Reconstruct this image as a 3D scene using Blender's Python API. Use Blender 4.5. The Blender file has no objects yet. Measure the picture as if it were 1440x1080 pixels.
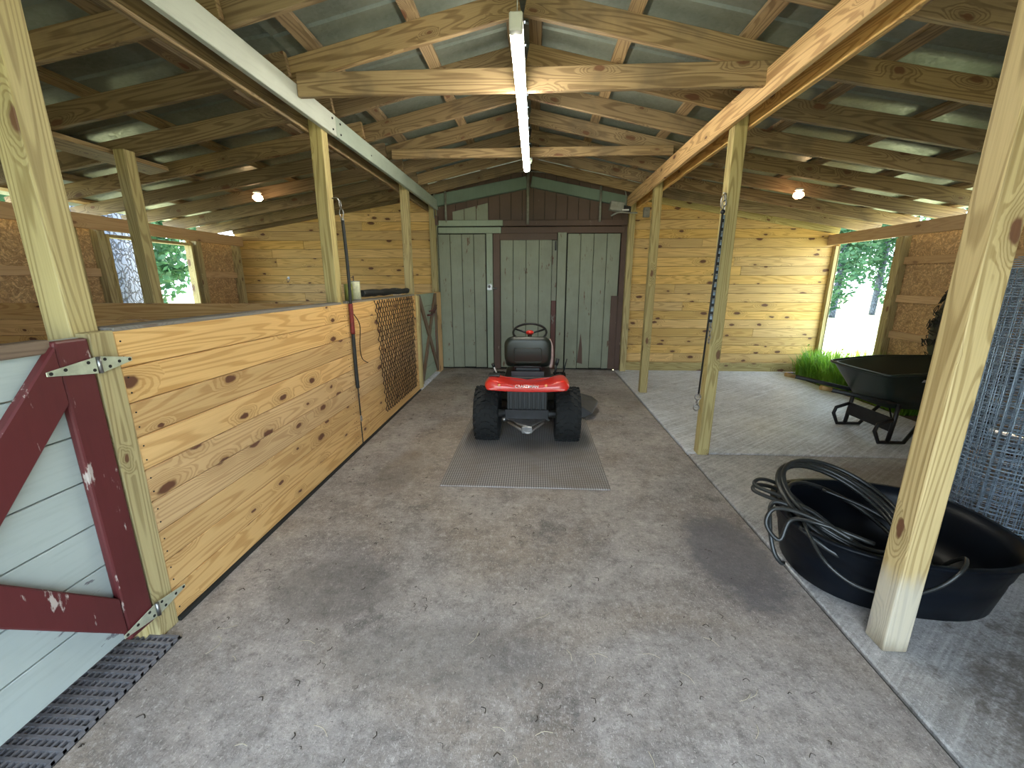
import bpy, bmesh, math, random
from mathutils import Vector as V, Matrix, noise as mn
random.seed(7)
S = bpy.context.scene
COL = S.collection
PI = math.pi

# ------------------------------------------------------------------ helpers
class MB:
    def __init__(s):
        s.bm = bmesh.new(); s.uv = s.bm.loops.layers.uv.new('UVMap'); s.rn = s.bm.loops.layers.uv.new('Rnd')
    def _uv(s, f, L, A, off, r):
        n = f.normal
        for lp in f.loops:
            c = lp.vert.co
            lp[s.uv].uv = (c.dot(L) + off[0], c.dot(A) + off[1]); lp[s.rn].uv = r
    def board(s, c, L, W, T, jit=True):
        """box round c spanned by full-length vectors L (grain), W, T"""
        c, L, W, T = V(c), V(L), V(W), V(T)
        vs = [s.bm.verts.new(c + L*(a/2) + W*(b/2) + T*(d/2)) for a in (-1, 1) for b in (-1, 1) for d in (-1, 1)]
        Ln, Wn, Tn = L.normalized(), W.normalized(), T.normalized()
        off = (random.uniform(0, 40), random.uniform(0, 40)) if jit else (0, 0)
        r = (random.random(), random.random())
        q = ((0, 1, 3, 2), (4, 6, 7, 5), (0, 4, 5, 1), (2, 3, 7, 6), (0, 2, 6, 4), (1, 5, 7, 3))
        fs = []
        for i, idx in enumerate(q):
            f = s.bm.faces.new([vs[k] for k in idx]); fs.append(f)
            A = Tn if i in (2, 3) else Wn
            Lx = Tn if i < 2 else Ln
            for lp in f.loops:
                p = lp.vert.co
                vo = off[1] + (3.3 if i in (2, 3) else 0)
                lp[s.uv].uv = (p.dot(Lx) + off[0], p.dot(A) + vo); lp[s.rn].uv = r
        return fs
    def box(s, x0, x1, y0, y1, z0, z1, grain='x', jit=True):
        d = {'x': (x1-x0, 0, 0), 'y': (0, y1-y0, 0), 'z': (0, 0, z1-z0)}
        o = [k for k in 'xyz' if k != grain]
        return s.board(((x0+x1)/2, (y0+y1)/2, (z0+z1)/2), d[grain], d[o[0]], d[o[1]], jit)
    def ring_loft(s, rings, cap=True, closed=False):
        R = [[s.bm.verts.new(p) for p in r] for r in rings]
        n = len(R[0]); m = len(R)
        for i in range(m if closed else m-1):
            a, b = R[i], R[(i+1) % m]
            for k in range(n):
                f = s.bm.faces.new((a[k], a[(k+1) % n], b[(k+1) % n], b[k])); f.smooth = True
        if cap and not closed:
            s.bm.faces.new(R[0][::-1]); s.bm.faces.new(R[-1])
    def tube(s, pts, r, n=8, closed=False, rr=None):
        pts = [V(p) for p in pts]; m = len(pts); rings = []
        up = None
        for i, p in enumerate(pts):
            if closed: t = pts[(i+1) % m] - pts[i-1]
            else: t = pts[min(i+1, m-1)] - pts[max(i-1, 0)]
            if t.length < 1e-9: t = V((0, 0, 1))
            t.normalize()
            if up is None:
                up = V((0, 0, 1)) if abs(t.z) < .9 else V((1, 0, 0))
            a = (up - t*up.dot(t))
            if a.length < 1e-6: a = t.orthogonal()
            a.normalize(); b = t.cross(a); up = a
            ri = rr[i] if rr else r
            rings.append([p + a*(ri*math.cos(2*PI*k/n)) + b*(ri*math.sin(2*PI*k/n)) for k in range(n)])
        s.ring_loft(rings, True, closed)
    def lathe(s, prof, c=(0, 0, 0), axis='z', n=32, closed=False):
        c = V(c); rings = []
        for r, h in prof:
            row = []
            for k in range(n):
                a = 2*PI*k/n; x, y = r*math.cos(a), r*math.sin(a)
                row.append(c + (V((x, y, h)) if axis == 'z' else V((h, x, y)) if axis == 'x' else V((y, h, x))))
            rings.append(row)
        s.ring_loft(rings, not closed, closed)
    def prism(s, poly, ext):
        """poly: 3-D points of one face, ext: extrusion vector"""
        ext = V(ext)
        a = [s.bm.verts.new(V(p)) for p in poly]; b = [s.bm.verts.new(V(p)+ext) for p in poly]
        n = len(a); s.bm.faces.new(a[::-1]); s.bm.faces.new(b)
        for k in range(n): s.bm.faces.new((a[k], a[(k+1) % n], b[(k+1) % n], b[k]))
    def sphere(s, c, r, sc=(1, 1, 1), u=16, v=10):
        M = Matrix.Translation(V(c)) @ Matrix.Diagonal((sc[0]*r, sc[1]*r, sc[2]*r, 1))
        g = bmesh.ops.create_uvsphere(s.bm, u_segments=u, v_segments=v, radius=1, matrix=M)
        for vv in g['verts']:
            for f in vv.link_faces: f.smooth = True
    def clip(s, co, no):
        g = s.bm.verts[:] + s.bm.edges[:] + s.bm.faces[:]
        r = bmesh.ops.bisect_plane(s.bm, geom=g, plane_co=co, plane_no=no, clear_outer=True)
        e = [x for x in r['geom_cut'] if isinstance(x, bmesh.types.BMEdge)]
        bmesh.ops.edgeloop_fill(s.bm, edges=e)
    def build(s, name, mat, parent=None, at=None, bevel=0, seg=1, smooth=None, recalc=True, sub=0):
        if parent is not None: org = V(parent['_o'])
        else: org = V(at) if at else V((0, 0, 0))
        if recalc: bmesh.ops.recalc_face_normals(s.bm, faces=s.bm.faces)
        for v in s.bm.verts: v.co -= org
        if smooth is not None:
            for f in s.bm.faces: f.smooth = smooth
        me = bpy.data.meshes.new(name); s.bm.to_mesh(me); s.bm.free()
        for m in (mat if isinstance(mat, (list, tuple)) else [mat]): me.materials.append(m)
        o = bpy.data.objects.new(name, me); COL.objects.link(o)
        if parent is None: o.location = org
        else: o.parent = parent
        o['_o'] = tuple(org)
        if bevel:
            b = o.modifiers.new('b', 'BEVEL'); b.width = bevel; b.segments = seg; b.limit_method = 'ANGLE'; b.angle_limit = .7
        if sub:
            b = o.modifiers.new('s', 'SUBSURF'); b.levels = sub; b.render_levels = sub
        return o

def tag(o, label, cat, group=None, kind=None):
    o['label'] = label; o['category'] = cat
    if group: o['group'] = group
    if kind: o['kind'] = kind
    return o
def thing(name, at, label, cat, group=None):
    o = bpy.data.objects.new(name, None); COL.objects.link(o); o.location = at; o['_o'] = tuple(at)
    o.empty_display_size = .1
    return tag(o, label, cat, group)
def structure(name):
    o = bpy.data.objects.new(name, None); COL.objects.link(o); o['_o'] = (0., 0., 0.); o['kind'] = 'structure'
    return o
def cr(pts, n=8, closed=False):
    """Catmull-Rom through pts"""
    P = [V(p) for p in pts]; out = []; m = len(P)
    rng = range(m) if closed else range(m-1)
    for i in rng:
        if closed: a, b, c, d = P[i-1], P[i], P[(i+1) % m], P[(i+2) % m]
        else: a, b, c, d = P[max(i-1, 0)], P[i], P[i+1], P[min(i+2, m-1)]
        for k in range(n):
            t = k/n
            out.append(.5*((2*b) + (c-a)*t + (2*a-5*b+4*c-d)*t*t + (3*b-a-3*c+d)*t**3))
    if not closed: out.append(P[-1])
    return out

# ------------------------------------------------------------------ materials
class NT:
    def __init__(s, name):
        s.m = bpy.data.materials.new(name); s.m.use_nodes = True; s.t = s.m.node_tree; s.t.nodes.clear()
        s.out = s.n('ShaderNodeOutputMaterial'); s.b = s.n('ShaderNodeBsdfPrincipled'); s.l(s.b.outputs[0], s.out.inputs[0])
    def n(s, t, **k):
        x = s.t.nodes.new(t)
        for a, b in k.items(): setattr(x, a, b)
        return x
    def l(s, a, b): s.t.links.new(a, b)
    def set(s, inp, v):
        if hasattr(v, 'is_linked') or hasattr(v, 'links'): s.l(v, inp)
        else: inp.default_value = v
    def math(s, op, a, b=0., c=None, clamp=False):
        x = s.n('ShaderNodeMath', operation=op, use_clamp=clamp)
        s.set(x.inputs[0], a); s.set(x.inputs[1], b)
        if c is not None: s.set(x.inputs[2], c)
        return x.outputs[0]
    def noise(s, vec, scale, det=2., rough=.5, dist=0., dim='3D'):
        x = s.n('ShaderNodeTexNoise', noise_dimensions=dim)
        if vec is not None: s.l(vec, x.inputs['Vector'])
        x.inputs['Scale'].default_value = scale; x.inputs['Detail'].default_value = det
        x.inputs['Roughness'].default_value = rough; x.inputs['Distortion'].default_value = dist
        return x.outputs['Fac']
    def scale(s, vec, sc, loc=(0, 0, 0)):
        x = s.n('ShaderNodeMapping'); s.l(vec, x.inputs[0]); x.inputs['Scale'].default_value = sc; x.inputs['Location'].default_value = loc
        return x.outputs[0]
    def ss(s, v, a, b, lo=0., hi=1.):
        x = s.n('ShaderNodeMapRange', interpolation_type='SMOOTHSTEP'); s.set(x.inputs[0], v)
        for i, q in enumerate((a, b, lo, hi)): x.inputs[i+1].default_value = q
        return x.outputs[0]
    def mix(s, f, a, b, mode='MIX'):
        x = s.n('ShaderNodeMix', data_type='RGBA', blend_type=mode)
        s.set(x.inputs[0], f)
        for i, v in ((6, a), (7, b)):
            if isinstance(v, tuple): x.inputs[i].default_value = (*v[:3], 1)
            else: s.l(v, x.inputs[i])
        return x.outputs[2]
    def obj(s): return s.n('ShaderNodeTexCoord').outputs['Object']
    def bump(s, h, st=.3, d=.01):
        x = s.n('ShaderNodeBump'); x.inputs['Strength'].default_value = st; x.inputs['Distance'].default_value = d
        s.l(h, x.inputs['Height']); s.l(x.outputs[0], s.b.inputs['Normal'])
    def fin(s, col, rough=.6, metal=0.):
        s.set(s.b.inputs['Base Color'], (*col[:3], 1) if isinstance(col, tuple) else col)
        s.set(s.b.inputs['Roughness'], rough); s.set(s.b.inputs['Metallic'], metal)
        return s.m

def wood(name, base, dark, grain=.5, knots=.55, knot_col=(.12, .045, .02), kden=.52, rough=.6, tint=.25, bleach=None, streak=.3, blot=None):
    t = NT(name)
    uv = t.n('ShaderNodeUVMap', uv_map='UVMap').outputs[0]; rn = t.n('ShaderNodeUVMap', uv_map='Rnd').outputs[0]
    sep = t.n('ShaderNodeSeparateXYZ'); t.l(uv, sep.inputs[0]); u, v = sep.outputs[0], sep.outputs[1]
    sr = t.n('ShaderNodeSeparateXYZ'); t.l(rn, sr.inputs[0]); r1, r2 = sr.outputs[0], sr.outputs[1]
    # knots
    wob = t.n('ShaderNodeTexNoise'); t.l(uv, wob.inputs['Vector']); wob.inputs['Scale'].default_value = 18
    kv = t.scale(uv, (2.4, 5.5, 1))
    kadd = t.n('ShaderNodeVectorMath', operation='MULTIPLY_ADD'); t.l(wob.outputs['Color'], kadd.inputs[0]); kadd.inputs[1].default_value = (.12, .12, 0); t.l(kv, kadd.inputs[2])
    vo = t.n('ShaderNodeTexVoronoi', voronoi_dimensions='2D'); t.l(kadd.outputs[0], vo.inputs['Vector']); vo.inputs['Scale'].default_value = 1.0
    sc = t.n('ShaderNodeSeparateColor'); t.l(vo.outputs['Color'], sc.inputs[0])
    on = t.math('GREATER_THAN', sc.outputs[0], kden)
    size = t.math('MULTIPLY_ADD', sc.outputs[1], .085, .04)
    dd = t.math('DIVIDE', vo.outputs['Distance'], size)
    km = t.math('MULTIPLY', t.ss(dd, 1.25, .75), on)
    kh = t.math('MULTIPLY', t.ss(dd, 4.2, .6), on)
    # grain lines: contour lines of a stretched noise field, bent round knots
    f = t.noise(t.scale(uv, (.32, 5.2, 1)), 1., 2.2, .45)
    f2 = t.math('MULTIPLY_ADD', kh, .16, f)
    rings = t.math('SINE', t.math('MULTIPLY', f2, 150.))
    ringm = t.ss(rings, -.1, .9)
    fine = t.noise(t.scale(uv, (3.5, 130, 1)), 1., 3., .6)
    g = t.math('MULTIPLY', t.math('MULTIPLY_ADD', t.ss(fine, .35, .7), streak, t.math('MULTIPLY', ringm, .75)), grain, clamp=True)
    c = t.mix(g, base, dark)
    tn = t.math('MULTIPLY_ADD', r1, tint, 1-tint*.6)
    big = t.noise(t.scale(uv, (1.1, 3.5, 1)), 1., 2., .5)
    tn2 = t.math('MULTIPLY', tn, t.math('MULTIPLY_ADD', big, .35, .83))
    hs = t.n('ShaderNodeHueSaturation'); t.l(c, hs.inputs['Color']); t.l(tn2, hs.inputs['Value']); t.l(t.math('MULTIPLY_ADD', r2, .14, .90), hs.inputs['Saturation'])
    c = hs.outputs[0]
    if blot:
        c = t.mix(t.math('MULTIPLY', t.ss(t.noise(t.obj(), 2.2, 4., .6), .5, .7), blot[1]), c, blot[0])
    c = t.mix(t.math('MULTIPLY', kh, .28*knots), c, tuple(x*.55 for x in dark))
    c = t.mix(t.math('MULTIPLY', km, knots), c, knot_col)
    if bleach:
        z = t.n('ShaderNodeSeparateXYZ'); t.l(t.obj(), z.inputs[0])
        zz = t.math('MULTIPLY_ADD', t.noise(t.scale(t.obj(), (12, 12, 2.5)), 1., 4., .7), .16, z.outputs[2])
        c = t.mix(t.ss(zz, .46, .34, 0, .62), c, (.50, .48, .43))
        c = t.mix(t.ss(zz, .17, .05, 0, .8), c, (.12, .09, .05))
    t.bump(t.math('MULTIPLY_ADD', fine, .5, t.math('MULTIPLY', ringm, -.4)), .35, .002)
    return t.fin(c, rough)

PINE = wood('pine_planks', (.71, .455, .19), (.41, .195, .05), .62, 1., kden=.36, tint=.3)
PINE_FAR = wood('pine_wall', (.76, .50, .17), (.42, .22, .05), .6, .95, kden=.42, tint=.3)
TREAT = wood('treated_post', (.50, .41, .18), (.24, .17, .055), .75, .9, kden=.6, tint=.2)
TREAT_NEAR = wood('treated_post_near', (.54, .40, .17), (.25, .155, .04), .75, .95, kden=.45, tint=.12, bleach=True)
RAFT = wood('rafter_wood', (.32, .22, .108), (.13, .075, .03), .8, .85, kden=.55, tint=.5, blot=((.10, .075, .05), .5))
GOLD = wood('new_beam', (.70, .44, .17), (.36, .17, .045), .8, .95, kden=.55, tint=.15)
STUD = wood('stud_wood', (.60, .40, .21), (.38, .21, .09), .45, .6, kden=.7, tint=.25)

def paint(name, col, chip=(.2, .12, .07), chipamt=.62, dirt=.4, sc=1., vert=True, rough=.55, edge=None):
    t = NT(name); o = t.obj()
    n1 = t.noise(t.scale(o, (1, 1, .25) if vert else (1, .3, 1)), 16*sc, 5., .65)
    n2 = t.noise(o, 2.3, 4., .6)
    n3 = t.noise(t.scale(o, (1, 1, .1) if vert else (1, .1, 1)), 60, 2., .5)
    c = t.mix(t.math('MULTIPLY', t.ss(n2, .35, .75), dirt), col, tuple(x*.55 for x in col))
    c = t.mix(t.math('MULTIPLY', t.ss(n3, .45, .8), .25), c, tuple(x*.6 for x in col))
    c = t.mix(t.ss(n1, chipamt, chipamt+.04), c, chip)
    t.bump(n1, .25, .003)
    return t.fin(c, rough)
GREY = paint('old_grey_green_paint', (.29, .32, .24), chip=(.15, .09, .06), chipamt=.64)
GREYLT = paint('pale_green_paint', (.34, .41, .31), chip=(.16, .1, .06), chipamt=.68)
BROWN = paint('old_brown_paint', (.115, .065, .045), chip=(.28, .22, .17), chipamt=.67, dirt=.5)
RED = paint('barn_red_paint', (.105, .018, .020), chip=(.42, .36, .33), chipamt=.625, dirt=.4, rough=.45)
GATEG = paint('gate_grey_paint', (.40, .455, .44), chip=(.13, .13, .14), chipamt=.65, dirt=.3, vert=False, rough=.5)
BEAMG = paint('beam_grey_paint', (.50, .53, .48), chip=(.25, .22, .16), chipamt=.76, dirt=.25, vert=False, rough=.5)
XBROWN = paint('gate_brace_brown', (.16, .10, .06), chip=(.14, .03, .025), chipamt=.6)

def simple(name, col, rough=.5, metal=0., var=.25, sc=8., bump=0., spec=None, coat=0):
    t = NT(name); n = t.noise(t.obj(), sc, 4., .6)
    c = t.mix(t.ss(n, .3, .75), col, tuple(x*(1-var) for x in col))
    if bump: t.bump(n, bump, .004)
    if coat: t.b.inputs['Coat Weight'].default_value = coat
    return t.fin(c, rough, metal)
BLACKP = simple('black_plastic', (.006, .008, .009), .5, 0, .4, 6, .1)
TUBP = simple('tub_plastic', (.003, .005, .009), .42, 0, .4, 5, .15); TUBP.node_tree.nodes['Principled BSDF'].inputs['Specular IOR Level'].default_value = .2
RUBBER = simple('tyre_rubber', (.006, .007, .007), .85, 0, .4, 20, .2)
HOSE = simple('hose_rubber', (.022, .024, .024), .33, 0, .4, 10)
REDM = simple('red_mower_paint', (.62, .025, .015), .28, 0, .1, 4, coat=.5)
STEEL = simple('dull_steel', (.32, .32, .32), .35, .9, .4, 20)
ZINC = simple('zinc_plate', (.62, .66, .52), .35, .55, .3, 25)
GALV = simple('galvanised_wire', (.33, .42, .52), .42, .3, .4, 12)
DARKM = simple('dark_metal', (.02, .02, .022), .45, .4, .4, 15)
SEATB = simple('seat_vinyl', (.010, .015, .011), .42, 0, .3, 9, .2)
BARROW = simple('barrow_green_black', (.012, .022, .018), .36, 0, .3, 6, .08)
CORDB = simple('brown_cord', (.06, .032, .014), .7, 0, .4, 30)
CORDK = simple('black_cord', (.012, .013, .013), .6, 0, .4, 30)
WHITEP = simple('white_plastic', (.7, .7, .66), .4, 0, .15, 12)
CANM = simple('can_label', (.62, .62, .42), .45, 0, .35, 40)
GREENP = simple('olive_tin', (.22, .24, .06), .5, 0, .4, 14)
REDR = simple('red_webbing', (.20, .02, .015), .6, 0, .4, 40)
CONDU = simple('grey_conduit', (.30, .30, .26), .5, .4, .3, 20)
HOLE = simple('screw_hole', (.015, .015, .012), .8)
DECKG = simple('chute_grey', (.05, .052, .055), .5, 0, .3, 14)
PALEP = simple('pale_pink', (.60, .42, .38), .5, 0, .25, 25)

def m_metalroof():
    t = NT('galvanised_sheet'); o = t.obj()
    a = t.noise(t.scale(o, (1, 1, 1)), 1.6, 4., .6); b = t.noise(t.scale(o, (3, 14, 3)), 1., 5., .7)
    vo = t.n('ShaderNodeTexVoronoi'); t.l(o, vo.inputs['Vector']); vo.inputs['Scale'].default_value = 55
    sc = t.n('ShaderNodeSeparateColor'); t.l(vo.outputs['Color'], sc.inputs[0])
    c = t.mix(t.ss(a, .3, .75), (.25, .28, .235), (.14, .165, .14))
    c = t.mix(t.math('MULTIPLY', sc.outputs[0], .3), c, (.26, .30, .27))
    c = t.mix(t.math('MULTIPLY', t.ss(b, .58, .75), .4), c, (.30, .33, .30))
    t.bump(a, .2, .02)
    return t.fin(c, t.math('MULTIPLY_ADD', sc.outputs[1], .15, .36), .45)
ROOFM = m_metalroof()

def m_concrete(name, base, dark, brown, bamt, scratch=0., blk=.6, rg=.5, patch=()):
    t = NT(name); o = t.obj()
    n1 = t.noise(o, 1.3, 6., .62); n2 = t.noise(o, 7., 8., .7); n3 = t.noise(o, 60., 5., .7); n4 = t.noise(o, .55, 3., .6, 1.)
    c = t.mix(t.ss(n1, .36, .68), base, dark)
    c = t.mix(t.math('MULTIPLY', t.ss(n4, .42, .62), bamt), c, brown)
    c = t.mix(t.math('MULTIPLY', t.ss(n2, .45, .68), .5), c, tuple(x*.55 for x in dark))
    c = t.mix(t.math('MULTIPLY', t.ss(n2, .47, .30), .35), c, tuple(min(1, x*1.5) for x in base))
    c = t.mix(t.math('MULTIPLY', t.ss(n3, .54, .70), .55), c, tuple(x*.4 for x in dark))
    c = t.mix(t.math('MULTIPLY', t.ss(n3, .44, .34), .4), c, tuple(min(1, x*1.6) for x in base))
    n6 = t.noise(o, 22., 6., .75)
    c = t.mix(t.math('MULTIPLY', t.ss(n6, .52, .64), .5), c, tuple(x*.5 for x in dark))
    c = t.mix(t.math('MULTIPLY', t.ss(n6, .46, .36), .35), c, tuple(min(1, x*1.6) for x in base))
    n5 = t.noise(t.scale(o, (1, 1, 1), (3.7, 1.2, 0)), 1.9, 8., .78)
    c = t.mix(t.math('MULTIPLY', t.ss(n5, .55, .68), blk), c, (.045, .042, .042))
    if scratch:
        x = t.noise(t.scale(o, (1.5, 45, 1)), 1., 4., .65)
        rot = t.n('ShaderNodeMapping'); t.l(o, rot.inputs[0]); rot.inputs['Rotation'].default_value = (0, 0, math.radians(-38))
        x2 = t.noise(t.scale(rot.outputs[0], (1.2, 50, 1)), 1., 3., .6)
        c = t.mix(t.math('MULTIPLY', t.ss(x2, .4, .7), scratch), c, tuple(min(1, q*1.55) for q in base))
    f1 = t.noise(t.scale(o, (1, .35, 1), (2, 7, 0)), 190., 3., .7, 1.5); f2 = t.noise(t.scale(o, (.35, 1, 1), (5, 1, 0)), 170., 3., .7, 1.5)
    c = t.mix(t.math('MULTIPLY', t.ss(f1, .56, .68), .6), c, tuple(min(1, x*1.9) for x in base))
    c = t.mix(t.math('MULTIPLY', t.ss(f2, .56, .68), .6), c, tuple(x*.4 for x in dark))
    if patch:
        sx = t.n('ShaderNodeSeparateXYZ'); t.l(o, sx.inputs[0])
        for (px, py, rx, ry, amt, col) in patch:
            ax = t.math('DIVIDE', t.math('SUBTRACT', sx.outputs[0], px), rx); ay = t.math('DIVIDE', t.math('SUBTRACT', sx.outputs[1], py), ry)
            dd = t.math('ADD', t.math('ADD', t.math('MULTIPLY', ax, ax), t.math('MULTIPLY', ay, ay)), t.math('MULTIPLY', t.math('SUBTRACT', n2, .5), 2.4))
            dd = t.math('ADD', dd, t.math('MULTIPLY', t.math('SUBTRACT', n3, .5), 1.6))
            c = t.mix(t.math('MULTIPLY', t.ss(dd, 1.25, .5), amt), c, col)
    hb = t.math('ADD', t.math('MULTIPLY', n2, .6), t.math('MULTIPLY', n3, .5))
    t.bump(hb, .55, .012)
    return t.fin(c, t.ss(n1, .3, .7, rg, rg+.28))
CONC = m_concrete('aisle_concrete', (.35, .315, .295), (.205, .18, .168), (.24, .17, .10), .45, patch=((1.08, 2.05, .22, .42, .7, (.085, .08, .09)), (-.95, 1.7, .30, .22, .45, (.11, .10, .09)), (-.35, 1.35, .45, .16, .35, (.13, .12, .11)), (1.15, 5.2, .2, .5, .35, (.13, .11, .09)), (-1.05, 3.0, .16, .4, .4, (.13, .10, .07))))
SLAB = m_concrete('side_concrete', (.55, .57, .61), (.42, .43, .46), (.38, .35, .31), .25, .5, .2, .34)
SLABD = m_concrete('side_concrete_dark', (.41, .40, .40), (.27, .26, .255), (.25, .20, .15), .4, .35, .35, patch=((2.6, 1.0, 1.15, .75, .8, (.075, .058, .045)), (2.9, 2.9, .9, .45, .5, (.17, .13, .09))))  # first patch: lean-to shade painted in brown on the slab's near right corner

def m_osb():
    t = NT('strand_board'); o = t.obj()
    vo = t.n('ShaderNodeTexVoronoi'); nn = t.n('ShaderNodeTexNoise'); t.l(o, nn.inputs['Vector']); nn.inputs['Scale'].default_value = 9; nn.inputs['Detail'].default_value = 3
    md = t.n('ShaderNodeVectorMath', operation='MULTIPLY_ADD'); t.l(nn.outputs['Color'], md.inputs[0]); md.inputs[1].default_value = (.25, .25, .25); t.l(o, md.inputs[2])
    t.l(t.scale(md.outputs[0], (1, 1, 2.2)), vo.inputs['Vector']); vo.inputs['Scale'].default_value = 26
    sc = t.n('ShaderNodeSeparateColor'); t.l(vo.outputs['Color'], sc.inputs[0])
    c = t.mix(sc.outputs[0], (.74, .50, .25), (.46, .28, .12))
    c = t.mix(t.math('MULTIPLY', t.ss(vo.outputs['Distance'], .3, .7), .5), c, (.16, .09, .04))
    return t.fin(c, .7)
OSB = m_osb()

def m_rubber(name, pitch, a, b, diag=False):
    t = NT(name); o = t.obj()
    if diag:
        r = t.n('ShaderNodeMapping'); t.l(o, r.inputs[0]); r.inputs['Rotation'].default_value = (0, 0, PI/4); o2 = r.outputs[0]
    else: o2 = o
    s = t.n('ShaderNodeSeparateXYZ'); t.l(o2, s.inputs[0])
    w = [t.math('SINE', t.math('MULTIPLY', s.outputs[i], 2*PI/pitch)) for i in (0, 1)]
    m = t.math('MULTIPLY', w[0], w[1]); k = t.ss(m, -.15, .3)
    n = t.noise(o, 3., 4., .6)
    c = t.mix(k, a, b); c = t.mix(t.ss(n, .42, .66, 0, .45), c, (.16, .13, .10))
    t.bump(k, .6, .004)
    return t.fin(c, .75)
MAT = m_rubber('diamond_rubber', .024, (.10, .092, .088), (.34, .315, .30), True)

def m_leaf(name, a, b, trans=.5):
    t = NT(name); n = t.noise(t.obj(), 2.5, 3., .6)
    oi = t.n('ShaderNodeObjectInfo'); c = t.mix(t.ss(n, .3, .7), a, b)
    t.fin(c, .5)
    tr = t.n('ShaderNodeBsdfTranslucent'); t.l(c, tr.inputs[0]); mx = t.n('ShaderNodeMixShader'); mx.inputs[0].default_value = trans
    t.l(t.b.outputs[0], mx.inputs[1]); t.l(tr.outputs[0], mx.inputs[2]); t.l(mx.outputs[0], t.out.inputs[0])
    return t.m
LEAF = m_leaf('tree_leaves', (.085, .19, .085), (.03, .095, .05))
WEED = m_leaf('weed_leaves', (.30, .52, .06), (.12, .30, .03), .55)
def m_bark():
    t = NT('tree_bark'); o = t.obj()
    vo = t.n('ShaderNodeTexVoronoi', feature='DISTANCE_TO_EDGE'); n = t.n('ShaderNodeTexNoise'); t.l(o, n.inputs['Vector']); n.inputs['Scale'].default_value = 7
    md = t.n('ShaderNodeVectorMath', operation='MULTIPLY_ADD'); t.l(n.outputs['Color'], md.inputs[0]); md.inputs[1].default_value = (.14, .14, .14); t.l(o, md.inputs[2])
    t.l(t.scale(md.outputs[0], (1, 1, .32)), vo.inputs['Vector']); vo.inputs['Scale'].default_value = 22
    k = t.ss(vo.outputs['Distance'], .02, .16)
    c = t.mix(k, (.035, .04, .055), (.13, .155, .21)); t.bump(k, .8, .03)
    return t.fin(c, .85)
BARK = m_bark()
def m_grass():
    t = NT('grass_ground'); o = t.obj(); n = t.noise(o, 3., 6., .65); n2 = t.noise(o, 22., 4., .7)
    c = t.mix(t.ss(n, .35, .65), (.42, .46, .20), (.50, .44, .30)); c = t.mix(t.ss(n2, .5, .75, 0, .5), c, (.10, .17, .04))
    t.bump(n2, .6, .05)
    return t.fin(c, .9)
GRASS = m_grass()
DIRT = simple('dirt', (.12, .085, .055), .95, 0, .5, 12, .6)
def emis(name, col, st):
    t = NT(name); t.fin((.8, .8, .8), .4); t.b.inputs['Emission Color'].default_value = (*col, 1); t.b.inputs['Emission Strength'].default_value = st
    return t.m
TUBE_E = emis('lit_tube', (1, .95, .80), 72)
BULB_E = emis('lit_bulb', (1, .62, .34), 30)

# ------------------------------------------------------------------ geometry of the barn
XR = -.10                        # ridge
Y0, Y1 = -.6, 7.0
def zl(x): return 2.72 + .165*(x+1.72)      # left lean-to rafter underside
def zr(x): return 2.67 - .168*(x-1.64)
def zm(x): return 3.05 - .222*abs(x-XR)
DEP = .14
XL, XRT = -4.95, 4.60           # outer walls

# ---- floor
fl = structure('floor')
m = MB(); m.box(-1.57, 1.318, Y0-2.5, Y1+.05, -.12, 0, 'y'); m.build('aisle_slab', CONC, fl)
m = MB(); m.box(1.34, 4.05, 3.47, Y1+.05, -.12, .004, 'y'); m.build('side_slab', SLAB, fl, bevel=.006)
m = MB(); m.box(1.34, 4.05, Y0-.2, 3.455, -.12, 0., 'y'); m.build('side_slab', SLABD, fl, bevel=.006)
m = MB(); m.box(1.315, 1.345, Y0, Y1, -.14, -.02, 'y'); m.box(1.34, 4.05, 3.45, 3.475, -.14, -.02); m.build('joint_filler', HOLE, fl)
m = MB(); m.box(4.055, XRT+.1, Y0, Y1+.05, -.14, -.015, 'y'); m.build('dirt_strip', DIRT, fl)
m = MB(); m.box(XL-.1, -1.575, Y0, Y1+.05, -.14, -.01, 'y'); m.build('stall_floor', DIRT, fl)
m = MB(); m.box(-1.80, -1.53, 5.46, 6.62, -.1, .03, 'y'); m.build('threshold', SLAB, fl, bevel=.01)

# ---- ceiling
ce = structure('ceiling')
def roof_sheet(x0, z0, x1, z1):
    m = MB(); ya, yb = Y0-.25, Y1+.35; ys = []
    y = ya
    while y < yb:
        ys += [(y, 0), (y+.13, 0), (y+.142, .014), (y+.158, .014), (y+.17, 0)]; y += .30
    ys.append((yb, 0))
    d = V((x1-x0, 0, z1-z0)); nrm = V((-d.z, 0, d.x)).normalized()
    if nrm.z < 0: nrm = -nrm
    A = [m.bm.verts.new(V((x0, y, z0))+nrm*h) for y, h in ys]; B = [m.bm.verts.new(V((x1, y, z1))+nrm*h) for y, h in ys]
    for i in range(len(ys)-1): m.bm.faces.new((A[i], A[i+1], B[i+1], B[i]))
    o = m.build('roof_sheet', ROOFM, ce, smooth=False)
    s = o.modifiers.new('t', 'SOLIDIFY'); s.thickness = .0015
TOP = DEP + .04
roof_sheet(XL-.42, zl(XL-.42)+TOP, -1.60, zl(-1.60)+TOP)
roof_sheet(-1.62, zm(-1.62)+TOP+.004, XR, zm(XR)+TOP+.004)
roof_sheet(XR, zm(XR)+TOP+.004, 1.56, zm(1.56)+TOP+.004)
roof_sheet(1.54, zr(1.54)+TOP, XRT+.42, zr(XRT+.42)+TOP)
def sloped(m, xa, za, xb, zb, y, t=.038, dep=DEP):
    L = V((xb-xa, 0, zb-za)); n = V((-L.z, 0, L.x)).normalized()
    if n.z < 0: n = -n
    m.board(V((xa+xb, 0, za+zb))/2 + V((0, y, 0)) + n*(dep/2), L, n*dep, V((0, t, 0)))
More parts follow.
